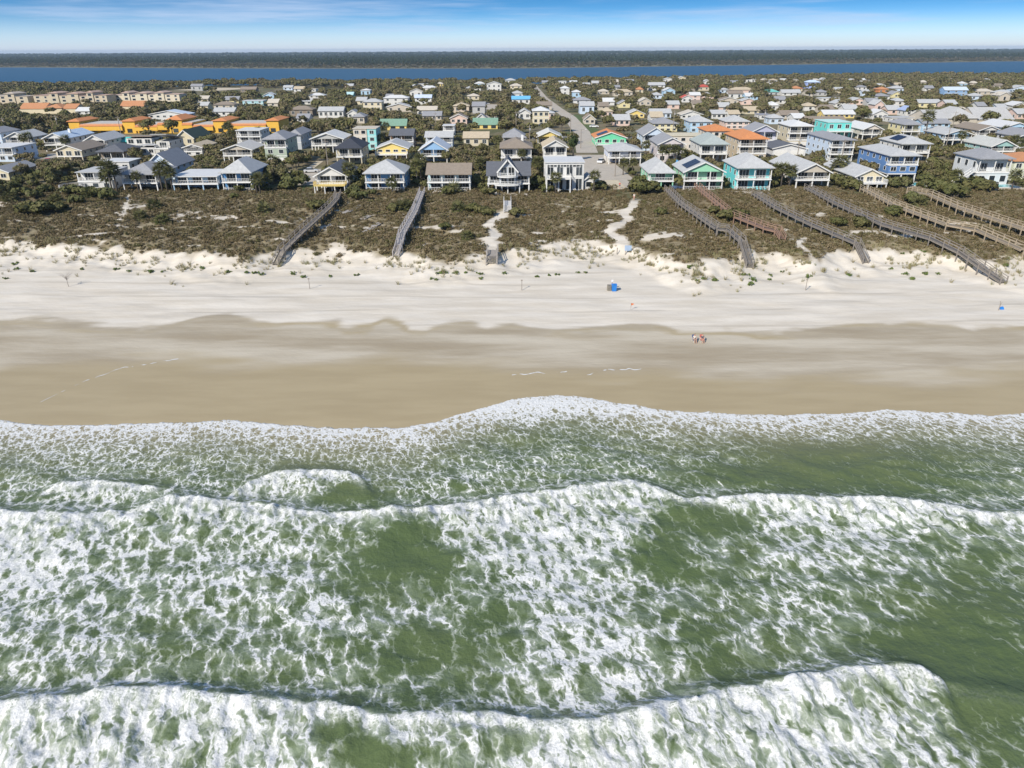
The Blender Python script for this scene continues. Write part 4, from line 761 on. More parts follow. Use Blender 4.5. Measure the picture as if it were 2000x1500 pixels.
# extra pieces of front houses
def child_of(short): return [q for q in HOUSES if q['short'] == short][0]
q = child_of('steep-gabled blue-grey house'); r_ = q['root']; w = q['w']; H = q['H']
cw = w*.4; cx = -w*.02; bm_ = MB().box(cx-cw/2, cx+cw/2, -1.2, 4, H*.5, H+1.4); bm_.add([(cx-cw/2, -1.2, H+1.4), (cx+cw/2, -1.2, H+1.4), (cx, -1.2, H+4.0), (cx-cw/2, 6, H+1.4), (cx+cw/2, 6, H+1.4), (cx, 6, H+4.0)], [(0, 1, 2), (5, 4, 3), (0, 3, 4, 1)])
bm_.build('tower', wallmat((0.45, 0.48, 0.52)), r_)
t = MB()
for s_ in (-1, 1): t.add([(cx+s_*(cw/2+.6), -1.9, H+.7), (cx, -1.9, H+4.05), (cx, 7, H+4.05), (cx+s_*(cw/2+.6), 7, H+.7), (cx+s_*(cw/2+.6), -1.9, H+.95), (cx, -1.9, H+4.3), (cx, 7, H+4.3), (cx+s_*(cw/2+.6), 7, H+.95)], [(0, 3, 2, 1), (4, 5, 6, 7), (0, 1, 5, 4), (1, 2, 6, 5), (2, 3, 7, 6), (3, 0, 4, 7)])
t.build('tower_roof', roofmat(DGREY), r_)
t = MB()
for s_ in (-1, 1): t.bar((cx+s_*(cw/2+.6), -1.95, H+.85), (cx, -1.95, H+4.15), .08, .35)
t.build('trim', TRIM, r_)
for zz in (H*.52, H*.98):
    dk = MB(); n = 9; hw = cw*.62 if zz > H*.7 else cw*.8; pts = [(cx+hw*math.cos(math.pi+math.pi*i/n), -1.3+1.9*math.sin(math.pi+math.pi*i/n)) for i in range(n+1)]
    dk.add([(x, y, zz-.25) for x, y in pts]+[(x, y, zz) for x, y in pts], [tuple(range(n+1))[::-1], tuple(range(n+1, 2*n+2))]+[(i, i+1, i+n+2, i+n+1) for i in range(n)]); dk.build('deck', TRIM, r_); railing(r_, pts, zz)
    for k in (-1, 1): window(r_, cx+k*cw*.22, -1.2, zz+.2, 1.5, 2.0, 0, 1, 'glass_door')
for k in (-1, 0, 1): post_obj(r_, cx+k*cw*.7, -1.9, -1.2, H*.52, .25)
q = child_of('white box house'); w = q['w']; H = q['H']; r_ = q['root']
MB().box(-w/2, w*.15, -3, -.02, H*.47, H*.47+.3).build('deck', TRIM, r_); railing(r_, [(-w/2, -.05), (-w/2, -2.9), (w*.15, -2.9), (w*.15, -.05)], H*.47+.3)
for k in range(3): post_obj(r_, -w/2+.2+k*(w*.65-.4)/2, -2.8, -1.2, H*.47, .3)
for k in range(3): window(r_, -w*.3+k*w*.3, 0, H*.86, 2.2, .5)
q = child_of('flat-roofed white deck house'); r_ = q['root']; w = q['w']; n = 14
pts = [(-w*.52+3.2*math.cos(2*math.pi*i/n), -3.2+3.0*math.sin(2*math.pi*i/n)) for i in range(n+1)]
MB().add([(x, y, -1) for x, y in pts[:-1]]+[(x, y, 1.1) for x, y in pts[:-1]], [tuple(range(n, 2*n))]+[(i, (i+1)%n, (i+1)%n+n, i+n) for i in range(n)]).build('terrace', paint((.45, .45, .44)), r_); railing(r_, pts, 1.1, paint((.4, .4, .4)))
q = child_of('white balcony house at right'); r_ = q['root']; w = q['w']; H = q['H']; st = MB(); n = 14
for k in range(n): st.box(-w/2-1.4-k*.32, -w/2-1.08-k*.32, .3, 1.5, H*.52*(1-(k+1)/n), H*.52*(1-(k+1)/n)+.08)
for e in (.3, 1.5): st.bar((-w/2-.9, e, H*.52), (-w/2-1.2-n*.32, e, 0), .1, .3); st.bar((-w/2-.9, e, H*.52+1), (-w/2-1.2-n*.32, e, 1), .1, .12)
st.box(-w/2-1.1, -w/2-.02, .3, 1.5, H*.52-.15, H*.52); st.build('stairs', TRIM, r_)
q = child_of('cupola house'); H = q['H']; MB().box(-.8, .8, 4.2, 5.8, H+1.2, H+3.2).build('cupola', TRIM, q['root'])
# the yellow shopping strip, the tan flats, the orange-roofed clubhouse, the big grey-roofed complex
def block(name, label, cat, short, segs, depth_m, wall, roofc, py, extra=None):
    P0 = at((segs[0][0]+segs[-1][1])/2, py); Zc = depth(P0); root = empty(name, P0); tag(root, label, cat)
    wm = wallmat(wall); gp = lambda a: (a-(segs[0][0]+segs[-1][1])/2)*Zc/F
    for a, b, h_, kind, rs in segs:
        x0, x1 = gp(a), gp(b); h_ = h_*Zc/F; sub = bpy.data.objects.new('wing', None); link(sub, root); sub.location = ((x0+x1)/2, 0 if kind != 'hip' else -.6, 0)
        w = x1-x0; dd = depth_m if kind != 'hip' else depth_m+1.2
        MB().box(-w/2, w/2, 0, dd, -1, h_).build('wall', wm, sub)
        if kind == 'hip': roof_part(sub, 'hip', w, dd, h_, rs, roofmat(roofc), wm)
        elif kind == 'gs': roof_part(sub, 'gs', w, dd, h_, rs, roofmat(roofc), wm, .3)
        elif kind == 'awn':
            roof_part(sub, 'flat', w-.6, dd-.6, h_, 0, roofmat((.5, .47, .42)), wm)
            MB().add([(-w/2, -1.6, h_*.84), (w/2, -1.6, h_*.84), (w/2, .3, h_+.3), (-w/2, .3, h_+.3), (-w/2, -1.6, h_*.79), (w/2, -1.6, h_*.79), (w/2, .3, h_*.8), (-w/2, .3, h_*.8)], [(0, 1, 2, 3), (7, 6, 5, 4), (1, 0, 4, 5), (3, 2, 6, 7), (2, 1, 5, 6), (0, 3, 7, 4)]).build('awning_roof', roofmat(roofc), sub)
            MB().box(-w/2+.01, w/2-.01, -1.5, -1.2, h_*.34, h_*.795).build('fascia', wm, sub)
        else: roof_part(sub, 'flat', w, dd, h_, 0, roofmat(roofc), wm)
        if extra: extra(sub, w, h_, dd, kind)
        # wing's own pieces hang below it; keep three levels
    HOUSES.append(dict(p=P0, w=gp(segs[-1][1])-gp(segs[0][0]), d=depth_m, H=5, short=short, box=(segs[0][0], segs[-1][1], py, py-segs[0][2]), root=root))
    return root
def shopfront(sub, w, h_, dd, kind):
    n = max(1, int(w/4))
    for i in range(n):
        o = bpy.data.objects.new('shop_window', win_mesh(2.4, 1.8, 1)[1]); o.location = (-w/2+w*(i+.5)/n, -.03, .3); link(o, sub)
YB = (.80, .47, .06)
sroot = block('shopping_strip', 'long yellow shopping strip with orange tile towers across the coast road', 'shops', 'yellow shops',
  [(140, 161, 22, 'hip', 1.3), (161.5, 244, 17, 'awn', 0), (244.5, 268, 22, 'hip', 1.3), (268.5, 312, 15, 'awn', 0), (312.5, 331, 19, 'awn', 0), (331.5, 360, 24, 'hip', 2.0), (360.5, 380, 19, 'awn', 0), (380.5, 420, 15, 'awn', 0), (420.5, 446, 22, 'hip', 1.3), (446.5, 523, 17, 'awn', 0), (523.5, 547, 22, 'hip', 1.3)], 16, YB, ORANGE, 260, shopfront)
def aptwin(sub, w, h_, dd, kind):
    for lv in range(3):
        n = max(1, int(w/4.5))
        for i in range(n): window(sub, -w/2+w*(i+.5)/n, 0, h_*(lv+.25)/3, 1.6 if i % 2 else 2.4, h_/3*.55)
FL = (.58, .49, .35)
block('apartment_block', 'tan four-level flats with red-tiled turrets at the left edge', 'apartments', 'leftmost tan flats', [(-20, 16, 19, 'flat', 0), (16.5, 34, 23, 'hip', 1.2), (34.5, 58, 18, 'flat', 0)], 14, FL, (.5, .42, .34), 208, aptwin)
block('apartment_block', 'tan flats with brown-red turrets above the orange-roofed clubhouse', 'apartments', 'middle tan flats', [(70, 101, 19, 'flat', 0), (101.5, 119, 23, 'hip', 1.2), (119.5, 137, 19, 'flat', 0), (137.5, 158, 22, 'hip', 1.2), (158.5, 174, 18, 'flat', 0), (174.5, 187, 24, 'hip', 1.2), (187.5, 212, 19, 'flat', 0)], 14, FL, (.48, .33, .25), 207, aptwin)
block('apartment_block', 'cream flats with pink-tiled turrets, rightmost of the three far blocks', 'apartments', 'rightmost cream flats', [(221, 243, 17, 'flat', 0), (243.5, 257, 21, 'hip', 1.2), (257.5, 271, 18, 'flat', 0), (271.5, 291, 20, 'hip', 1.2), (291.5, 307, 18, 'flat', 0), (307.5, 324, 21, 'hip', 1.2), (324.5, 353, 18, 'flat', 0)], 14, (.68, .6, .45), (.5, .36, .28), 204, aptwin)
block('clubhouse', 'low clubhouse with long orange tile roof before the tan flats', 'clubhouse', 'orange clubhouse', [(40, 90, 9, 'gs', 3.0), (90.5, 124, 10, 'hip', 2.4), (124.5, 150, 9, 'gs', 2.4)], 13, CREAM, TERRA, 222)
block('clubhouse', 'small orange tile roof below the cream flats', 'building', 'small orange roof', [(236, 282, 7, 'gs', 3.0)], 12, CREAM, TERRA, 215)
block('grey_roofed_complex', 'wide building with great pale grey gabled roofs at right', 'building', 'big grey-roofed complex', [(1812, 1850, 10, 'gs', 3.6), (1850.5, 1905, 11, 'hip', 5.0), (1905.5, 1978, 9, 'gs', 5.0)], 20, BEIGE, (.46, .45, .43), 243)
block('green_roofed_shop', 'yellow shop with long green roof across the coast road', 'shop', 'green-roofed shop', [(742, 794, 8, 'gs', 2.6)], 9, YELLOW, GRNR, 254, shopfront)
block('green_roofed_shop', 'yellow shop with green roof left of the narrow street', 'shop', 'second green-roofed shop', [(924, 972, 8, 'gs', 2.6)], 9, YELLOW, GRNR, 252, shopfront)
# ------------------------------------------------------------ streets, drives, lawns
ASPH = paint((0.19, 0.18, 0.165), 0.9, 0.15, 0.4); CONC = paint((0.46, 0.405, 0.33), 0.85, 0.12, 0.4); LAWN = paint((0.085, 0.12, 0.03), 0.9, 0.35, 0.3); SANDP = paint((0.55, 0.47, 0.34), 0.95, 0.12, 0.3)
ROADS = []
def strip(name, pts, width, m, lift=0.06, label=None, kind='structure'):
    P = []
    for a, b in zip(pts, pts[1:]):
        n = max(2, int((b-a).length/6)); P += [a.lerp(b, i/n) for i in range(n)]
    P.append(pts[-1]); V = []; Fc = []; nc = 4
    for i, p in enumerate(P):
        d = (P[min(i+1, len(P)-1)]-P[max(i-1, 0)]); d.z = 0; d.normalize(); s = Vector((d.y, -d.x, 0)); wd_ = width[0]+(width[1]-width[0])*i/(len(P)-1) if isinstance(width, tuple) else width
        for j in range(nc+1):
            q = p+s*wd_*(j/nc-.5); V.append((q.x, q.y, float(gz(q.x, q.y))+lift))
    for i in range(len(P)-1):
        for j in range(nc): k = i*(nc+1)+j; Fc.append((k, k+1, k+nc+2, k+nc+1))
    o = meshobj(name, V, Fc, m); tag(o, label, kind=kind)
    for a, b in zip(pts, pts[1:]): ROADS.append((a.x, a.y, b.x, b.y, (max(width) if isinstance(width, tuple) else width)/2))
    return o
def pxs(*l): return [at(a, b) for a, b in l]
strip('coast_road', [Vector((-700, 328, 0)), Vector((700, 328, 0))], 11, ASPH)
strip('street', pxs((1190, 352), (1168, 325), (1150, 303)), (15, 11), CONC, 0.08)
strip('street', pxs((1147, 299), (1141, 278), (1136, 258), (1112, 229), (1087, 212), (1062, 192), (1042, 166)), (8, 6), CONC, 0.10)
strip('street', pxs((964, 240), (962, 222), (960, 204)), 8, CONC, 0.10)
strip('sandy_lane', pxs((1190, 346), (1200, 362), (1208, 370)), (9, 4), SANDP, 0.05)
strip('footpath', pxs((1201, 338), (1222, 358), (1232, 368)), 2.6, CONC, 0.12)
strip('driveway', pxs((60, 328), (100, 318), (150, 315)), (14, 9), SANDP, 0.05); strip('driveway', pxs((75, 310), (120, 300)), 8, CONC, 0.05)
strip('driveway', pxs((600, 362), (622, 345), (632, 330)), 6, CONC, 0.05); strip('driveway', pxs((530, 338), (620, 340)), 7, CONC, 0.07); strip('driveway', pxs((598, 335), (625, 315)), 2.5, SANDP, 0.09)
strip('lawn', pxs((590, 372), (612, 352)), 9, LAWN, 0.04); strip('lawn', pxs((110, 378), (140, 366)), 12, LAWN, 0.04); strip('lawn', pxs((1385, 328), (1410, 325)), 9, LAWN, 0.04); strip('lawn', pxs((1775, 325), (1815, 322)), 12, LAWN, 0.04)
strip('lawn', pxs((1165, 265), (1120, 225)), 8, LAWN, 0.05); strip('lawn', pxs((1080, 262), (1130, 262)), 14, LAWN, 0.05); strip('driveway', pxs((530, 192), (575, 181)), 14, SANDP, 0.1)
strip('sandy_clearing', pxs((375, 177), (460, 172)), 60, SANDP, 0.15); strip('marsh', pxs((360, 192), (560, 186)), 90, LAWN, 0.1)
for a in ((1320, 371, 1345, 371), (845, 376, 915, 376), (640, 376, 670, 377), (1425, 376, 1500, 376), (960, 379, 1030, 379)): strip('patio', pxs(a[:2], a[2:]), 3.5, CONC, 0.12)
# swimming pools
def pool(pts, wd, label):
    a, b = pxs(*pts); c = (a+b)/2; L = (b-a).length; root = empty('swimming_pool', Vector((c.x, c.y, float(gz(c.x, c.y))))); tag(root, label, 'pool')
    d = MB().box(-L/2-1.6, L/2+1.6, -wd/2-1.4, wd/2+1.4, -1.0, .42); d.build('deck', CONC, root)
    r = MB().box(-L/2-.25, L/2+.25, -wd/2-.25, wd/2+.25, .42, .5); r.build('coping', TRIM, root)
    MB().box(-L/2, L/2, -wd/2, wd/2, .3, .53).build('pool_water', paint((.12, .52, .56), .08, .1, .5), root)
pool(((1763, 364), (1802, 362)), 4.5, 'turquoise pool below the royal blue tall house'); pool(((1938, 367), (1975, 366)), 4, 'turquoise pool in front of the white balcony house at right')

# ------------------------------------------------------------ dune walkways
def wood(c): return paint(c, 0.85, 0.25, 2.5)
def boardwalk(px, label, col, width=1.35, lift=1.5, stair=1, red=None):
    pts = []
    for i, (a, b) in enumerate(px):
        l = lift*(0.6 if i == 0 else 1); l = 0.35 if (i == len(px)-1 and stair) else l
        pts.append(at(a, b, l))
    root = empty('boardwalk', Vector((pts[0].x, pts[0].y, float(gz(pts[0].x, pts[0].y))))); tag(root, label, 'boardwalk', 'walkways over the dune'); o = root.location; m = wood(col); dk = wood([c*.95 for c in col])
    k = ('wpost', id(m))
    if k not in CACHE: q = MB().box(-.5, .5, -.5, .5, 0, 1); CACHE[k] = datamesh('post', q.V, q.F, m)
    plank = MB(); rails = {-1: MB(), 1: MB()}; beams = {-1: MB(), 1: MB()}
    for si, (a, b) in enumerate(zip(pts, pts[1:])):
        d = b-a; L = d.length; u = d.normalized(); s = Vector((u.y, -u.x, 0)).normalized(); n = max(1, int(L/.24)); last = stair and si == len(pts)-2
        for i in range(n):
            p = a.lerp(b, (i+.5)/n)-o; plank.bar(p-s*width/2, p+s*width/2, .2, .06)
        for e in (-1, 1):
            f = s*(e*(width/2-.05))
            for hh in (1.0, .55): rails[e].bar(a-o+f+Vector((0, 0, hh)), b-o+f+Vector((0, 0, hh)), .09, .09)
            beams[e].bar(a-o+f*.9-Vector((0, 0, .16)), b-o+f*.9-Vector((0, 0, .16)), .1, .26)
            np_ = max(1, int(L/2.6))
            for i in range(np_+1):
                if i == np_ and si < len(pts)-2: continue
                p = a.lerp(b, i/np_)+f*1.06; g = float(gz(p.x, p.y)); q = bpy.data.objects.new('post', CACHE[k]); q.location = (p.x-o.x, p.y-o.y, g-.5-o.z); q.scale = (.17, .17, max(.6, p.z+1.08-g+.5)); link(q, root)
    tag(plank.build('deck_planks', dk, root), kind='stuff')
    for e in (-1, 1): rails[e].build('handrail', m, root); beams[e].build('beam', m, root)
OLD = (.25, .22, .19); GRY = (.34, .31, .28); REDW = (.33, .21, .15); NEW = (.42, .34, .24)
boardwalk([(661, 377), (657, 388), (641, 406), (592, 450), (550, 491), (538, 516)], 'weathered dark boardwalk below the yellow-railed white house', OLD)
boardwalk([(825, 373), (810, 412), (785, 457), (780, 478), (773, 500)], 'straight pale grey boardwalk left of the long aqua house', (.42, .39, .38))
boardwalk([(991, 392), (991, 402), (991, 413)], 'short white stair below the steep-gabled blue-grey house', (.6, .58, .55), 1.8, .9)
boardwalk([(962, 488), (961, 500), (960, 514)], 'short weathered beach stair at the foot of the winding sand path', GRY, 2.2, 1.0)
boardwalk([(1303, 369), (1330, 397), (1401, 446), (1425, 449), (1449, 471), (1464, 521)], 'dark boardwalk ending in tall railed steps below the mint house', OLD, lift=1.7)
boardwalk([(1361, 364), (1426, 418), (1495, 445), (1519, 451), (1528, 467)], 'reddish narrow boardwalk below the green white-decked house', REDW, 1.4)
boardwalk([(1473, 378), (1517, 405), (1590, 440), (1674, 475), (1691, 512)], 'long grey boardwalk running from the vivid aqua house down to the sand', OLD)
boardwalk([(1576, 366), (1632, 396), (1725, 438), (1820, 466), (1876, 493), (1960, 551)], 'longest dark boardwalk from the beige dark-porch house far down to the sand', OLD, 1.45)
boardwalk([(1686, 368), (1750, 401), (1850, 438), (1910, 449), (2000, 488), (2080, 524)], 'pale boardwalk from the low cream gable house leaving the right edge', NEW, 1.6)
boardwalk([(1776, 373), (1815, 379), (1875, 405), (2000, 446), (2100, 482)], 'new tan boardwalk on tall posts, furthest right of all', NEW, 1.6, 1.9)
def slab(px, label, L, wd):
    p = at(*px); o = MB().box(-wd/2, wd/2, -L/2, L/2, .1, .25)
    for i in range(8): o.box(-wd/2-.03, wd/2+.03, -L/2+L*i/8+.05, -L/2+L*(i+1)/8-.05, .25, .3)
    r = o.build('walkway_fragment', wood(GRY), loc=p); r.rotation_euler = (0, 0, -.25); tag(r, label, 'walkway')
slab((701, 405), 'longest leftover strip of grey walkway in the dune scrub', 16, 1.4); slab((715, 426), 'small grey walkway fragment just below the longest leftover strip', 4, 1.4); slab((737, 440), 'faint grey walkway fragment furthest right of the leftovers', 4, 1.3); slab((723, 450), 'lowest grey walkway fragment in the scrub', 5, 1.4)

# more roofs among the trees
XR = random.Random(5); cand = []; PAL = [(WHITE, LGREY), (WHITE, WHITE), (BEIGE, BEIGE), (CREAM, LGREY), (PALEB, LGREY), (WHITE, GREY), (BEIGE, BRN), (PINK, LGREY), (PALEY, GREY), (WHITE, TAN), (SKYB, WHITE), (LGREY, GREY)]
NM = {id(WHITE): 'white', id(BEIGE): 'beige', id(CREAM): 'cream', id(PALEB): 'pale blue', id(PINK): 'pinkish', id(PALEY): 'pale yellow', id(SKYB): 'sky blue', id(LGREY): 'grey'}; RN = {id(LGREY): 'pale grey', id(WHITE): 'white', id(BEIGE): 'sand-coloured', id(GREY): 'grey', id(BRN): 'brown', id(TAN): 'tan'}
NAMED = list(HOUSES); seen = {}
for _ in range(4000):
    if len(cand) >= 95: break
    px_ = XR.uniform(380, 2000) if XR.random() < .45 else XR.uniform(1080, 2000); py_ = 160+XR.random()**1.2*88; ww = XR.uniform(20, 38)*(.42+.58*(py_-150)/100)
    if py_ < 172 and px_ < 700: continue
    if any(px_+ww/2 > b['box'][0]-3 and px_-ww/2 < b['box'][1]+3 and abs(py_-b['box'][2]) < 9 for b in HOUSES) or abs(px_-(1040+(py_-166)*1.05)) < 16+ww/2 or abs(px_-961) < 10+ww/2: continue
    p_ = at(px_, py_)
    if p_.y > float(lag0(p_.x))-25 or abs(p_.y-328) < 16: continue
    wl, rc = XR.choice(PAL); nb = min(NAMED, key=lambda b: (max(0, b['box'][0]-px_, px_-b['box'][1]))**2+(3*(b['box'][2]-py_))**2); b = nb['box']
    rel = 'left of' if px_ < b[0] else 'right of' if px_ > b[1] else 'in front of' if py_ > b[2] else 'behind'
    lb = '%s house with %s roof %s the %s' % (NM[id(wl)], RN[id(rc)], rel, nb['short']); 
    if lb in seen: continue
    seen[lb] = 1; cand.append(1); rf = XR.choice(('hip', 'gf', 'gs', 'gs')); hh = XR.uniform(2.5, 2.9)*F/depth(p_)
    house(px_-ww/2, px_+ww/2, py_, py_-hh*(1 if XR.random() < .8 else 1.7), rf, wl, rc, lb, lb.split(' the ')[0].replace(' '+rel, '')+' '+'near the '+nb['short'], XR.uniform(8, 11), 1, '', rise=XR.uniform(1.5, 2.2), name='house', group='houses among the trees')
# ------------------------------------------------------------ trees, palms, shrubs
HB = [(q['p'].x, q['p'].y, q['w'], q['d'], *q['box'], q['short']) for q in HOUSES]
HB0 = [q for q in HB if ' near the ' not in q[-1]]
def blocked(x, y, r):
    b = np.zeros(len(x), bool)
    for hx, hy, w, d, *_ in HB: b |= (np.abs(x-hx) < w/2+r*.55) & (y > hy-r*.7-1.0) & (y < hy+d+r*.5)
    for ax, ay, bx, by, hw in ROADS:
        L = (bx-ax)**2+(by-ay)**2+1e-6; t = np.clip(((x-ax)*(bx-ax)+(y-ay)*(by-ay))/L, 0, 1)
        b |= np.hypot(x-ax-t*(bx-ax), y-ay-t*(by-ay)) < hw+r*.4
    return b
def projv(x, y, z):
    c = np.stack((x, y, z-CAMZ), -1) @ CRn; return 1000+F*c[:, 0]/-c[:, 2], 750-F*c[:, 1]/-c[:, 2], -c[:, 2]
def hides(x, y, r, h, allow=.3):
    g = gz(x, y); px, pt, dz = projv(x, y, g+h*.92); rp = r*F/dz*.8; b = np.zeros(len(x), bool)
    for hx, hy, w, d, x0, x1, yb, ye, _ in HB: b |= (y < hy) & (px > x0-rp) & (px < x1+rp) & (pt < yb-allow*(yb-ye))  & (y > hy-120)
    for ax, ay, bx, by, hw in ROADS[1:4]+ROADS[4:9]:
        for k in np.linspace(0, 1, 7):
            qx, qy = ax+(bx-ax)*k, ay+(by-ay)*k; u, v, _ = projv(np.array([qx]), np.array([qy]), np.array([5.0])); b |= (y < qy) & (y > qy-60) & (np.abs(px-u[0]) < rp+hw*.5*F/max(qy, 1)) & (pt < v[0])
    return b
USED = {}
def where(p, px, py):
    best = min(HB0, key=lambda q: (max(0, q[4]-px, px-q[5]))**2+(3*(q[6]-py))**2); hx, hy, w, d, x0, x1, yb, ye, sh = best
    if px < x0-1: rel = 'left of'
    elif px > x1+1: rel = 'right of'
    else: rel = 'in front of' if p[1] < hy else 'behind'
    return rel+' the '+sh
ORD = ['', 'second', 'third', 'fourth', 'fifth', 'sixth', 'seventh', 'eighth', 'ninth', 'tenth', 'eleventh', 'twelfth', 'thirteenth', 'fourteenth', 'fifteenth', 'sixteenth', 'seventeenth', 'eighteenth', 'nineteenth', 'twentieth', 'twenty-first', 'twenty-second', 'twenty-third', 'twenty-fourth', 'twenty-fifth', 'twenty-sixth', 'twenty-seventh', 'twenty-eighth', 'twenty-ninth', 'thirtieth']
def place(items, cat, name, kindname, group):              # items: (x, y, scale, adjective, parts[(name, mesh)], flat)
    L = {}; rec = []
    for it in items:
        z = float(gz(it[0], it[1])); px, py = proj((it[0], it[1], z)); lb = '%s %s %s' % (it[3], kindname, where(it, px, py)); L.setdefault(lb, []).append(px); rec.append((it, z, px, lb))
    for it, z, px, lb in rec:
        xs = sorted(L[lb]); k = xs.index(px); l2 = lb
        if len(xs) > 1: l2 = lb+(', leftmost one' if k == 0 else ', rightmost one' if k == len(xs)-1 else ', %s from left' % ORD[min(k, 29)])
        root = empty(name, (it[0], it[1], z), random.random()*6.28); s = it[2]; root.scale = (s*random.uniform(.9, 1.15), s*random.uniform(.9, 1.15), s*it[5]); tag(root, l2, cat, group)
        for nm, me in it[4]: link(bpy.data.objects.new(nm, me), root)
# palms where the photograph shows them
PL = [(222, 382, 3, 1.25), (230, 377, 2, 1.2), (213, 378, 1, 1.1), (272, 377, 2, .9), (318, 374, 2, 1.1), (328, 373, 3, 1.1), (338, 374, 2, 1.0), (502, 377, 1, .9), (509, 378, 1, 1.0), (527, 374, 1, .9), (534, 345, 2, 1), (543, 343, 1, 1), (685, 374, 2, 1.2), (690, 372, 1, 1), (766, 379, 0, 1), (815, 362, 2, 1.1), (822, 358, 3, 1.1), (827, 355, 1, 1.1), (937, 352, 2, 1), (946, 350, 1, 1), (1049, 356, 2, 1.1), (1056, 352, 2, 1), (1019, 328, 2, .9), (970, 303, 3, .9), (1085, 380, 2, .9), (1160, 376, 2, .9), (1217, 342, 1, .9), (1235, 341, 1, .9), (1260, 313, 2, 1), (1292, 324, 2, 1), (1305, 323, 2, 1), (1317, 323, 2, 1), (1330, 322, 1, 1), (1438, 362, 1, 1.1), (1450, 364, 1, 1.0), (1512, 366, 2, 1), (1525, 366, 2, 1), (1540, 366, 1, 1.1), (1637, 353, 2, 1.1), (1629, 350, 1, 1), (1803, 276, 3, 1.6), (1872, 294, 2, 1.1), (1957, 278, 2, 1), (1966, 279, 1, 1), (1975, 300, 2, 1), (1985, 302, 1, 1), (508, 284, 2, 1.1), (520, 283, 2, 1), (450, 283, 3, 1.2), (456, 287, 2, 1), (40, 282, 1, 1), (50, 292, 1, 1.1), (62, 292, 2, 1), (132, 296, 1, 1.1), (1387, 201, 3, 1.4), (1493, 203, 3, 1.6), (755, 263, 1, 1), (745, 291, 1, 1), (1975, 372, 1, 1), (1862, 372, 1, 1)]
def pt(a, b): p = at(a, b); return p.x, p.y
place([(*pt(a, b), s, ('short', 'stubby', 'tall', 'very tall')[k], [('fronds', PALMS[k][0]), ('trunk', PALMS[k][1])], 1.0) for a, b, k, s in PL], 'palm', 'cabbage_palm', 'cabbage palm', 'palms among the houses')
PM = [(275, 428, 1.0), (302, 407, 1.05), (318, 436, 1.0), (516, 415, 1.1), (895, 413, 1.1), (912, 466, .8), (785, 412, 1.2), (800, 408, 1.1), (180, 388, 1.3), (20, 392, 1.2), (110, 396, 1.1), (1795, 402, 1.1), (886, 378, 1.3)]
place([(*pt(a, b), s, 'scruffy', [('fronds', PALMETTO[0]), ('trunk', PALMETTO[1])], 1.0) for a, b, s in PM], 'palmetto', 'saw_palmetto', 'palmetto on the dune', 'palmettos on the dune')
# round and spreading bushes on the dune and between houses
SB = [(60, 418, 2.2), (80, 417, 2.4), (100, 415, 2.2), (118, 413, 1.8), (5, 380, 2.0), (28, 372, 2.0), (45, 384, 2), (70, 388, 1.6), (90, 378, 1.8), (170, 384, 2.2), (195, 386, 2.2), (212, 392, 2.2), (150, 398, 1.8), (135, 380, 2.0), (470, 374, 1.4), (457, 388, 1), (612, 408, 1.6), (628, 409, 1.8), (638, 405, 1.5), (770, 415, 1.5), (925, 415, 1.6), (940, 419, 1.7), (955, 421, 1.3), (1008, 423, 1.4), (875, 381, 1.8), (945, 372, 1.8), (955, 381, 1.7), (1050, 369, 2.4), (1068, 375, 1.5), (1245, 375, 2.4), (1258, 378, 2.6), (1270, 377, 2.2), (1170, 372, 2.0), (1418, 429, 1.8), (1430, 432, 2.2), (1445, 428, 1.6), (1325, 366, 2.6), (1338, 360, 2.2), (1845, 380, 2.6), (1860, 386, 2.4), (1830, 372, 2.2), (1810, 358, 2.0), (1880, 372, 2.2), (1900, 370, 2.4), (1925, 374, 2.2), (1740, 364, 2.0), (1750, 368, 1.8), (1650, 368, 2.2), (1665, 372, 2.2), (1635, 362, 2.0), (1680, 366, 1.5), (1780, 398, 2.0), (1290, 420, 1.4), (1395, 418, 1.5), (1640, 442, 1.6), (1680, 445, 1.8), (1745, 422, 1.8), (870, 448, 1.2), (700, 390, 1.8), (690, 383, 2.0), (725, 381, 1.3), (560, 372, 2), (575, 366, 2.4), (590, 360, 2), (640, 340, 2.0)]
items = [(*pt(a, b), s, 'dense low' if s < 2 else 'dense broad', [('foliage', SHR[i % 4][0]), ('stem', SHR[i % 4][1])], .85) for i, (a, b, s) in enumerate(SB)]
n = 5200; x = RNG.uniform(-190, 190, n); y = RNG.uniform(199, 318, n); s = RNG.uniform(.9, 2.0, n)
k = ~blocked(x, y, 1.2*s) & ~hides(x, y, 1.2*s, 1.7*s, .28) & (np.abs(x) < y*.78) & (y-toe(x) > 52); x, y, s = x[k], y[k], s[k]; o = np.argsort(y)
taken = []
for i in o:
    if len(taken) < 225 and all((x[i]-a)**2+(y[i]-b)**2 > (1.35*(s[i]+c))**2 for a, b, c in taken): taken.append((x[i], y[i], s[i]))
items += [(a, b, c, 'leafy', [('foliage', SHR[i % 4][0]), ('stem', SHR[i % 4][1])], 1.0) for i, (a, b, c) in enumerate(taken)]
place(items, 'bush', 'bush', 'bush', 'bushes on the dune and lots')
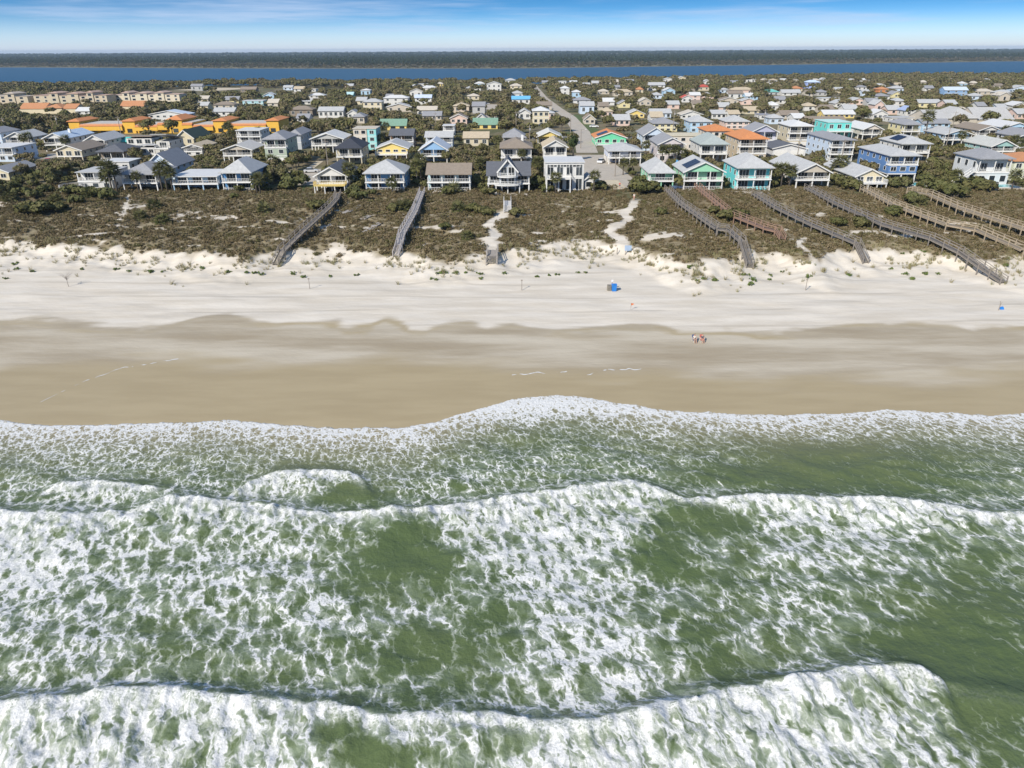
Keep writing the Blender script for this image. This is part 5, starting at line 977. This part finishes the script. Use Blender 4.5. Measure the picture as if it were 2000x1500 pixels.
# oaks: the 300 that show largest stand alone, the rest are the town's tree cover
xs = []; ys = []; yy = 212.0
while yy < 1420:
    st = 4.6 if yy < 330 else 5.6 if yy < 600 else 7.5; hw = yy*.80+40; m_ = int(2*hw/st); xs.append(np.linspace(-hw, hw, m_)+RNG.uniform(-.5, .5, m_)*st); ys.append(yy+RNG.uniform(-.5, .5, m_)*st); yy += st
x = np.concatenate(xs); y = np.concatenate(ys); n = len(x)
s = np.where(y < 330, RNG.uniform(.5, .85, n), RNG.uniform(.6, 1.3, n))*np.where(y > 600, 1.15, 1)
k = (y < lag0(x)-10) & ~blocked(x, y, 3.2*s) & (np.where(y > 345, ~hides(x, y, 3.3*s, 6.2*s, .5), ~hides(x, y, 3.3*s, 6.2*s)) | (RNG.random(n) < .04)) & (fbm(x/40, y/40, 3, 120) > np.where(y < 330, .36, .26)) & (y-toe(x) > 60)
mc = at(450, 186); k &= ~((((x-mc.x)/115)**2+((y-mc.y-40)/120)**2 < 1) & (RNG.random(n) < .97))
x, y, s = x[k], y[k], s[k]; px, pp, dz = projv(x, y, gz(x, y)+3); inview = (px > -60) & (px < 2060)
order = np.argsort(-(s/dz)*inview); top = order[:300]; rest = order[300:]
place([(x[i], y[i], s[i], 'small' if s[i] < .68 else 'round' if s[i] < .85 else 'broad', [('crown', TREES[i % 6][0]), ('trunk', TREES[i % 6][1])], random.uniform(.85, 1.15)) for i in top], 'tree', 'oak_tree', 'oak', 'oaks between the houses')
tv = []
for q in range(5):
    v, f_, c = leafcloud(700+q, 14, 420, .5, (3.0, 3.0, 1.9), 3.8, 1.2); tv.append((v, f_, 0))
x, y, s = x[rest], y[rest], s[rest]; n = len(x); sc = np.stack((s*RNG.uniform(.9, 1.3, n), s*RNG.uniform(.9, 1.3, n), s*RNG.uniform(.8, 1.15, n)), -1)
scatter('town_tree_cover', tv, np.stack((x, y, gz(x, y)-.4), -1), rnd_rot(n, .05), sc, RNG.integers(0, 5, n), [OAK], 'olive and brown tree cover spreading through the town to the lagoon')
print('trees', len(top), 'rest', n)
# ------------------------------------------------------------ things on the beach, cars, poles, people
def on(px, py): p = at(px, py); return p
# green plants dotted over the dry sand
BP = [(10, 545), (27, 517), (31, 527), (61, 532), (160, 526), (226, 527), (250, 530), (290, 532), (319, 531), (395, 524), (445, 531), (481, 532), (501, 534), (514, 536), (574, 534), (595, 541), (646, 541), (699, 538), (845, 545), (855, 547), (858, 535), (871, 534), (892, 535), (911, 534), (936, 536), (938, 545), (984, 535), (1047, 542), (1072, 538), (1086, 537), (1127, 533), (1141, 533), (1347, 522), (1362, 549), (1372, 544), (1393, 547), (1457, 538), (1467, 555), (1472, 546), (1504, 546), (1506, 539), (1530, 531), (1582, 541), (1661, 539), (1740, 526), (1762, 496), (1771, 537), (1785, 547), (1803, 492), (1806, 536), (1831, 536), (1962, 520)]
BPM = []
for k in range(4):
    v, f_, c = leafcloud(800+k, 6, 90, .11, (.75, .6, .14), .1, .24, .7); BPM.append(datamesh('leaves', v, f_, VINE))
BP.sort(); CARD = lambda k: ['first', 'second', 'third'][k] if k < 3 else '%dth' % (k+1) if (k+1) % 10 not in (1, 2, 3) or k+1 in (11, 12, 13) else '%d%s' % (k+1, {1: 'st', 2: 'nd', 3: 'rd'}[(k+1) % 10])
for i, (a, b) in enumerate(BP):
    p = on(a, b); r = empty('beach_plant', p, i*1.3); s = random.uniform(.8, 1.5); r.scale = (s, s, s); tag(r, 'low green beach plant on the pale sand, %s from the left' % CARD(i), 'plant', 'green plants on the dry sand')
    link(bpy.data.objects.new('leaves', BPM[i % 4]), r); q = MB().tube([(0, 0, -.1), (.05, 0, .15), (.2, .1, .2)], [.03, .025, .01], 5); q.build('stem', BARK, r)
# bins
p = on(1199, 568); r = empty('blue_bin', p); tag(r, 'blue wheeled bin standing alone with a grey bin on the sand', 'bin')
BB = paint((.02, .2, .6), .5)
MB().add([(-.36, -.36, 0), (.36, -.36, 0), (.36, .36, 0), (-.36, .36, 0), (-.45, -.45, 1.15), (.45, -.45, 1.15), (.45, .45, 1.15), (-.45, .45, 1.15)], [(0, 3, 2, 1), (4, 5, 6, 7), (0, 1, 5, 4), (1, 2, 6, 5), (2, 3, 7, 6), (3, 0, 4, 7)]).build('body', BB, r)
MB().box(-.48, .48, -.5, .5, 1.15, 1.24).build('lid', BB, r)
for e in (-1, 1): MB().tube([(e*.3, .42, .12), (e*.38, .42, .12)], .12, 10).build('wheel', paint((.03, .03, .03)), r)
p = on(1190, 567); r = empty('grey_bin', p); tag(r, 'grey slatted bin left of the blue bin', 'bin'); q = MB()
for k in range(14): a = k*6.283/14; q.box(.4*math.cos(a)-.05, .4*math.cos(a)+.05, .4*math.sin(a)-.05, .4*math.sin(a)+.05, 0, 1.05)
tag(q.build('slats', wood((.3, .27, .22)), r), kind='stuff'); MB().tube([(0, 0, .05), (0, 0, .95)], .34, 12).build('liner', paint((.12, .12, .12)), r)
p = on(1195, 566); r = empty('sign_post', p); tag(r, 'thin post between the two bins', 'post'); MB().tube([(0, .1, -.4), (0, .1, 1.9)], .05, 6).build('pole', WOOD, r); MB().box(-.18, .18, .02, .06, 1.5, 1.9).build('plate', TRIM, r)
for a, b, l, lb in ((605, 564, 1.9, 'left of the two boardwalks'), (1019, 567, 1.9, 'below the winding sand path'), (1573, 567, 2.0, 'right of the bins')):
    p = on(a, b); r = empty('marker_post', p); tag(r, 'slim wooden marker post on the dry sand '+lb, 'post', 'marker posts on the sand'); MB().tube([(0, 0, -.5), (.02, 0, l)], [.07, .05], 6).build('pole', WOOD, r); MB().box(-.16, .16, -.03, .03, l-.1, l+.12).build('cap', WOOD, r)
p = on(134, 560); r = empty('bare_sapling', p); tag(r, 'leafless little sapling standing in the sand at left', 'sapling'); MB().tube([(0, 0, -.4), (0, 0, 1.8)], [.06, .04], 5).build('trunk', WOOD, r)
for k in range(14): a = k*2.4; MB().tube([(0, 0, 1.2+.05*k), (math.cos(a)*.7, math.sin(a)*.6, 1.9+.05*k), (math.cos(a)*1.3, math.sin(a)*1.1, 2.3+.04*k)], [.03, .02, .008], 4).build('branch', WOOD, r)
p = on(1950, 606); r = empty('driftwood_pole', p); tag(r, 'crooked driftwood pole stuck in the sand near the right edge', 'driftwood'); MB().tube([(0, 0, -.3), (.05, 0, .9), (-.1, 0, 1.7)], [.09, .07, .04], 6).build('pole', WOOD, r); MB().tube([(.05, 0, .9), (.3, .05, 1.5)], [.05, .02], 5).build('branch', WOOD, r)
p = on(1956, 604); r = empty('blue_bag', p); tag(r, 'small blue bag beside the driftwood pole', 'bag'); MB().add([(-.35, -.2, 0), (.35, -.2, 0), (.35, .25, 0), (-.35, .25, 0), (-.22, -.08, .42), (.22, -.08, .42), (.22, .12, .42), (-.22, .12, .42)], [(0, 3, 2, 1), (4, 5, 6, 7), (0, 1, 5, 4), (1, 2, 6, 5), (2, 3, 7, 6), (3, 0, 4, 7)]).build('sack', BB, r); MB().tube([(-.15, 0, .42), (0, 0, .6), (.15, 0, .42)], .025, 5).build('strap', BB, r)
p = on(1232, 605); r = empty('beach_flag', p); tag(r, 'small orange flag on a stick near the damp sand', 'flag'); MB().tube([(0, 0, -.3), (0, 0, 1.2)], .03, 5).build('stick', WOOD, r); MB().add([(0, 0, 1.2), (0, 0, .75), (.6, .12, 1.0), (0, .03, 1.2), (0, .03, .75), (.6, .14, 1.0)], [(0, 1, 2), (5, 4, 3)]).build('cloth', paint((.8, .2, .05)), r)
p = on(1226, 496); r = empty('beach_sign', p); tag(r, 'blue-grey notice board where the right sand path meets the beach', 'sign')
for e in (-.5, .5): MB().box(e-.06, e+.06, -.05, .05, -.5, 1.7).build('post', WOOD, r)
MB().box(-.7, .7, -.09, -.05, .7, 1.8).build('board', paint((.35, .45, .6)), r)
p = on(1205, 497); r = empty('rope_post', p); tag(r, 'dark post left of the notice board at the sand path', 'post'); MB().tube([(0, 0, -.4), (0, 0, 1.3)], .09, 7).build('pole', WOOD, r); MB().tube([(0, 0, 1.3), (0, 0, 1.4)], .12, 7).build('cap', WOOD, r)
# people
SKIN = paint((.55, .33, .22), .6, .05)
def skinned(name, nodes, edges, m, parent, root=0):
    me = bpy.data.meshes.new(name); me.from_pydata([n[:3] for n in nodes], edges, []); me.materials.append(m); o = bpy.data.objects.new(name, me); link(o, parent)
    sm = o.modifiers.new('skin', 'SKIN'); sm.use_smooth_shade = True
    for i, n in enumerate(nodes): me.skin_vertices[0].data[i].radius = (n[3], n[3]); me.skin_vertices[0].data[i].use_root = (i == root)
    o.modifiers.new('sub', 'SUBSURF').levels = 1; return o
def person(loc, rz, label, shirt, shorts, sit=False, hair=(.05, .035, .02)):
    r = empty('person', loc, rz); tag(r, label, 'person')
    h = .52 if sit else .93; ky = -.42 if sit else -.06
    def leg(e): return [(e*.1, 0, h-.06, .085), (e*.12, ky, (.5 if sit else .5), .065), (e*.12, ky-(.12 if sit else -.12*e), .1, .05), (e*.13, ky-(.24 if sit else .04), .04, .045)]
    t = h
    nodes = [(0, 0, t, .13), (0, .02, t+.28, .13), (0, 0, t+.48, .14), (0, 0, t+.58, .055), (0, -.02, t+.68, .085), (0, -.03, t+.78, .085)]
    edges = [(0, 1), (1, 2), (2, 3), (3, 4), (4, 5)]
    for e in (-1, 1):
        k = len(nodes); nodes += leg(e); edges += [(0, k), (k, k+1), (k+1, k+2), (k+2, k+3)]
        k = len(nodes); nodes += [(e*.19, 0, t+.47, .06), (e*.25, -.02, t+.2, .045), (e*.22, -.2 if sit else -.08, t-.02, .035), (e*.21, -.28 if sit else -.1, t-.1, .03)]; edges += [(2, k), (k, k+1), (k+1, k+2), (k+2, k+3)]
    skinned('body', nodes, edges, SKIN, r)
    skinned('shirt', [(0, 0, t+.02, .15), (0, .02, t+.28, .15), (0, 0, t+.48, .155), (-.2, 0, t+.46, .075), (.2, 0, t+.46, .075), (-.24, -.01, t+.3, .06), (.24, -.01, t+.3, .06)], [(0, 1), (1, 2), (2, 3), (2, 4), (3, 5), (4, 6)], shirt, r)
    skinned('shorts', [(0, 0, t+.02, .155)]+[q for e in (-1, 1) for q in ((e*.1, 0, h-.07, .105), (e*.115, ky*.7, h-.07+(.0 if sit else -.28), .095))], [(0, 1), (1, 2), (0, 3), (3, 4)], shorts, r)
    skinned('hair', [(0, .02, t+.76, .09), (0, .0, t+.83, .085)], [(0, 1)], paint(hair), r)
    return r
def chair(loc, rz, label, m):
    r = empty('beach_chair', loc, rz); tag(r, label, 'chair', 'beach chairs'); MB().box(-.28, .28, -.35, .2, .38, .42).build('seat', m, r)
    MB().add([(-.28, .2, .4), (.28, .2, .4), (.28, .5, 1.05), (-.28, .5, 1.05), (-.28, .24, .4), (.28, .24, .4), (.28, .54, 1.05), (-.28, .54, 1.05)], [(0, 1, 2, 3), (7, 6, 5, 4), (0, 4, 5, 1), (1, 5, 6, 2), (2, 6, 7, 3), (3, 7, 4, 0)]).build('backrest', m, r)
    for a, b in ((-.27, -.33), (.27, -.33), (-.27, .3), (.27, .3)): MB().tube([(a, b, 0), (a, b*.8, .4)], .02, 5).build('leg', TRIM, r)
    for e in (-1, 1): MB().box(e*.3-.03, e*.3+.03, -.3, .3, .6, .63).build('armrest', TRIM, r)
for a, lb, sh, c in ((1356, 'left', (.7, .68, .62), (.06, .07, .1)), (1371, 'right', (.1, .1, .14), (.4, .1, .08))):
    p = on(a, 668); p2 = p.copy(); p2.y += .03
    chair(p, R(8), 'low folding chair under the %s of the two people seated on the damp sand' % lb, paint((.08, .1, .2) if lb == 'left' else (.5, .12, .1))); person(p2, R(8), '%s of two people seated side by side on the damp sand' % ('left' if lb == 'left' else 'right'), paint(sh), paint(c), True)
person(on(1210, 368), 0, 'person in a red top walking down the sandy lane', paint((.55, .06, .06)), paint((.1, .1, .14)))
person(on(1238, 391), 0, 'person in pale clothes at the top of the winding sand path', paint((.8, .76, .72)), paint((.6, .35, .3)), hair=(.2, .12, .05))
# cars
def car(px, py, rz, col, label):
    r = empty('parked_car', on(px, py), rz); tag(r, label, 'car', 'parked cars'); L, W = 4.5, 1.8; cm = paint(col, .3, .03)
    sec = [(-L/2, .45), (-L/2, .85), (-L*.3, .98), (L*.22, 1.0), (L*.46, .86), (L/2, .6), (L/2, .35), (-L/2, .35)]
    V = [(x, y, z) for y in (-W/2, W/2) for x, z in sec]; n = len(sec); MB().add(V, [tuple(range(n)), tuple(range(2*n-1, n-1, -1))]+[(i, i+n, (i+1) % n+n, (i+1) % n) for i in range(n)]).build('body', cm, r)
    cab = [(-L*.36, .97, W/2-.06), (L*.2, .99, W/2-.06), (L*.06, 1.5, W/2-.25), (-L*.26, 1.5, W/2-.25)]
    MB().add([(x, -w, z) for x, z, w in cab]+[(x, w, z) for x, z, w in cab], [(0, 1, 2, 3), (7, 6, 5, 4), (0, 4, 5, 1), (1, 5, 6, 2), (3, 7, 4, 0)]).build('windows', glass(), r)
    MB().box(-L*.26, L*.06, -W/2+.24, W/2-.24, 1.49, 1.54).build('roof', cm, r)
    for a in (-L*.32, L*.32):
        for e in (-1, 1): MB().tube([(a, e*(W/2-.18), .33), (a, e*(W/2+.02), .33)], .33, 12).build('wheel', paint((.02, .02, .02)), r)
for a, b, rz, c, lb in ((1060, 246, .1, (.05, .07, .12), 'dark blue car parked beside the tall cream house'), (1072, 247, .2, (.1, .1, .1), 'black car parked right beside the dark blue car'), (1160, 249, 0, (.8, .8, .8), 'white car near the coast road right of the long street'), (950, 204, .3, (.7, .7, .72), 'silver car at the far end of the narrow street'), (1174, 318, 1.2, (.75, .75, .75), 'white car parked at the wide street end'), (1328, 369, .4, (.1, .15, .25), 'dark car under the green white-decked house'), (1562, 289, .1, (.06, .06, .07), 'dark car below the tan white-roofed house'), (608, 337, .2, (.6, .6, .6), 'silver car on the drive behind the yellow-railed white house'), (98, 318, .3, (.5, .05, .05), 'red car on the sandy drive by the tan window-wall house')): car(a, b, rz, c, lb)
# utility poles
def pole(px, py, hgt, label, lamp=False):
    r = empty('utility_pole', on(px, py)); tag(r, label, 'pole', 'utility poles'); MB().tube([(0, 0, -.6), (0, 0, hgt)], [.17, .11], 7).build('shaft', WOOD, r)
    if lamp: MB().bar((0, 0, hgt-.2), (1.6, 0, hgt+.1), .08).build('arm', WOOD, r); MB().box(1.4, 2.0, -.12, .12, hgt-.02, hgt+.12).build('lamp_head', TRIM, r)
    else: MB().bar((-1.1, 0, hgt-.7), (1.1, 0, hgt-.7), .12).build('crossarm', WOOD, r); MB().tube([(.25, -.1, hgt-2.0), (.25, -.1, hgt-1.2)], .2, 8).build('transformer', paint((.5, .5, .5)), r)
for a, b, hg, lb, lp in ((15, 270, 9, 'the left edge near the coast road', 0), (118, 268, 9.5, 'the left of the yellow shops', 0), (238, 268, 9, 'the yellow shops near their first gap', 0), (641, 328, 9, 'the black hip-roofed tan house', 0), (642, 262, 9, 'the small roadside house', 0), (852, 262, 9.5, 'the second green-roofed shop', 0), (1008, 262, 10, 'the tall cream house', 0), (1034, 292, 9, 'the grey pyramid-roofed house', 0), (1114, 262, 9, 'the left kerb of the long street', 0), (1201, 345, 6, 'the footpath at the sandy street end', 1), (1134, 290, 7, 'the top of the wide street end', 1), (1314, 260, 10, 'the yellow hip house', 0), (1489, 258, 10, 'the white roadside shop', 0), (1556, 313, 8, 'the low garage building', 0), (1642, 322, 8, 'the ice blue three-storey house', 0), (1845, 296, 9, 'the pale blue low-gabled house', 0), (1858, 258, 9, 'the big grey-roofed complex', 0), (1940, 209, 9, 'the far right woods houses', 0)): pole(a, b, hg, ('street lamp' if lp else 'utility pole')+' beside '+lb, lp)
# tall dark conifer by the street
V, Fc, c = leafcloud(900, 26, 1500, .26, (1.5, 1.5, 4.2), 5.8, .8)
p = on(1119, 314); r = empty('conifer', p); tag(r, 'tall dark conifer beside the wide street end', 'tree'); link(bpy.data.objects.new('crown', datamesh('crown', V, Fc, leafmat('conifer_needles', [(.03, .05, .016), (.05, .07, .022)]))), r); MB().tube([(0, 0, -.5), (0, 0, 5), (0, 0, 10)], [.28, .18, .04], 7).build('trunk', BARK, r)
# patio furniture of the aqua house: a few turquoise chairs
for k, (a, b) in enumerate(((1478, 372), (1486, 372), (1494, 372))): chair(on(a, b), R(10*k), 'turquoise patio chair before the vivid aqua house, %s from left' % ORD[k] if k else 'turquoise patio chair before the vivid aqua house, leftmost', paint((.1, .6, .62)))
# foam lines left on the wet sand
def foamline(pts, label):
    w = [at(a, b) for a, b in pts]; V = []; Fc = []; P = []
    for a, b in zip(w, w[1:]): n = max(2, int((b-a).length/.18)); P += [a.lerp(b, i/n) for i in range(n)]
    P = np.array(P); nn = len(P); P[:, 1] += (fbm(P[:, 0]/1.2, P[:, 1]*0, 3, 140)-.5)*1.1; wd = np.clip((fbm(P[:, 0]/.6, P[:, 1]/2, 3, 141)-.46)*.8, 0, .13)
    for i in range(nn-1):
        if wd[i] > .015:
            k = len(V); z0 = gz(P[i:i+2, 0], P[i:i+2, 1])+.02; V += [(P[i, 0], P[i, 1]-wd[i], z0[0]), (P[i+1, 0], P[i+1, 1]-wd[i+1], z0[1]), (P[i+1, 0], P[i+1, 1]+wd[i+1], z0[1]), (P[i, 0], P[i, 1]+wd[i], z0[0])]; Fc.append((k, k+1, k+2, k+3))
    if Fc: tag(meshobj('foam_line', V, Fc, paint((.72, .72, .7), .8, .1, 3)), label, kind='stuff')
foamline([(80, 785), (170, 742), (240, 718), (350, 702)], 'thin foam line curving over the wet sand at left'); foamline([(1140, 734), (1180, 722), (1258, 720)], 'broken foam line on the wet sand right of centre'); foamline([(1000, 730), (1110, 728)], 'faint foam line on the wet sand at centre')
# ------------------------------------------------------------ the air
hz = MB().box(-9000, 9000, -700, 12000, -14, 52).build('haze', bpy.data.materials.new('haze')); hm = hz.data.materials[0]; hm.use_nodes = True; hn = hm.node_tree; hn.nodes.clear()
pv = N(hn, 'ShaderNodeVolumePrincipled'); pv.inputs['Color'].default_value = (.62, .8, 1, 1); pv.inputs['Density'].default_value = 6.5e-5; pv.inputs['Anisotropy'].default_value = 0.0
hn.links.new(pv.outputs[0], N(hn, 'ShaderNodeOutputMaterial').inputs['Volume']); tag(hz, 'thin blue air over the lagoon and woods', kind='stuff')
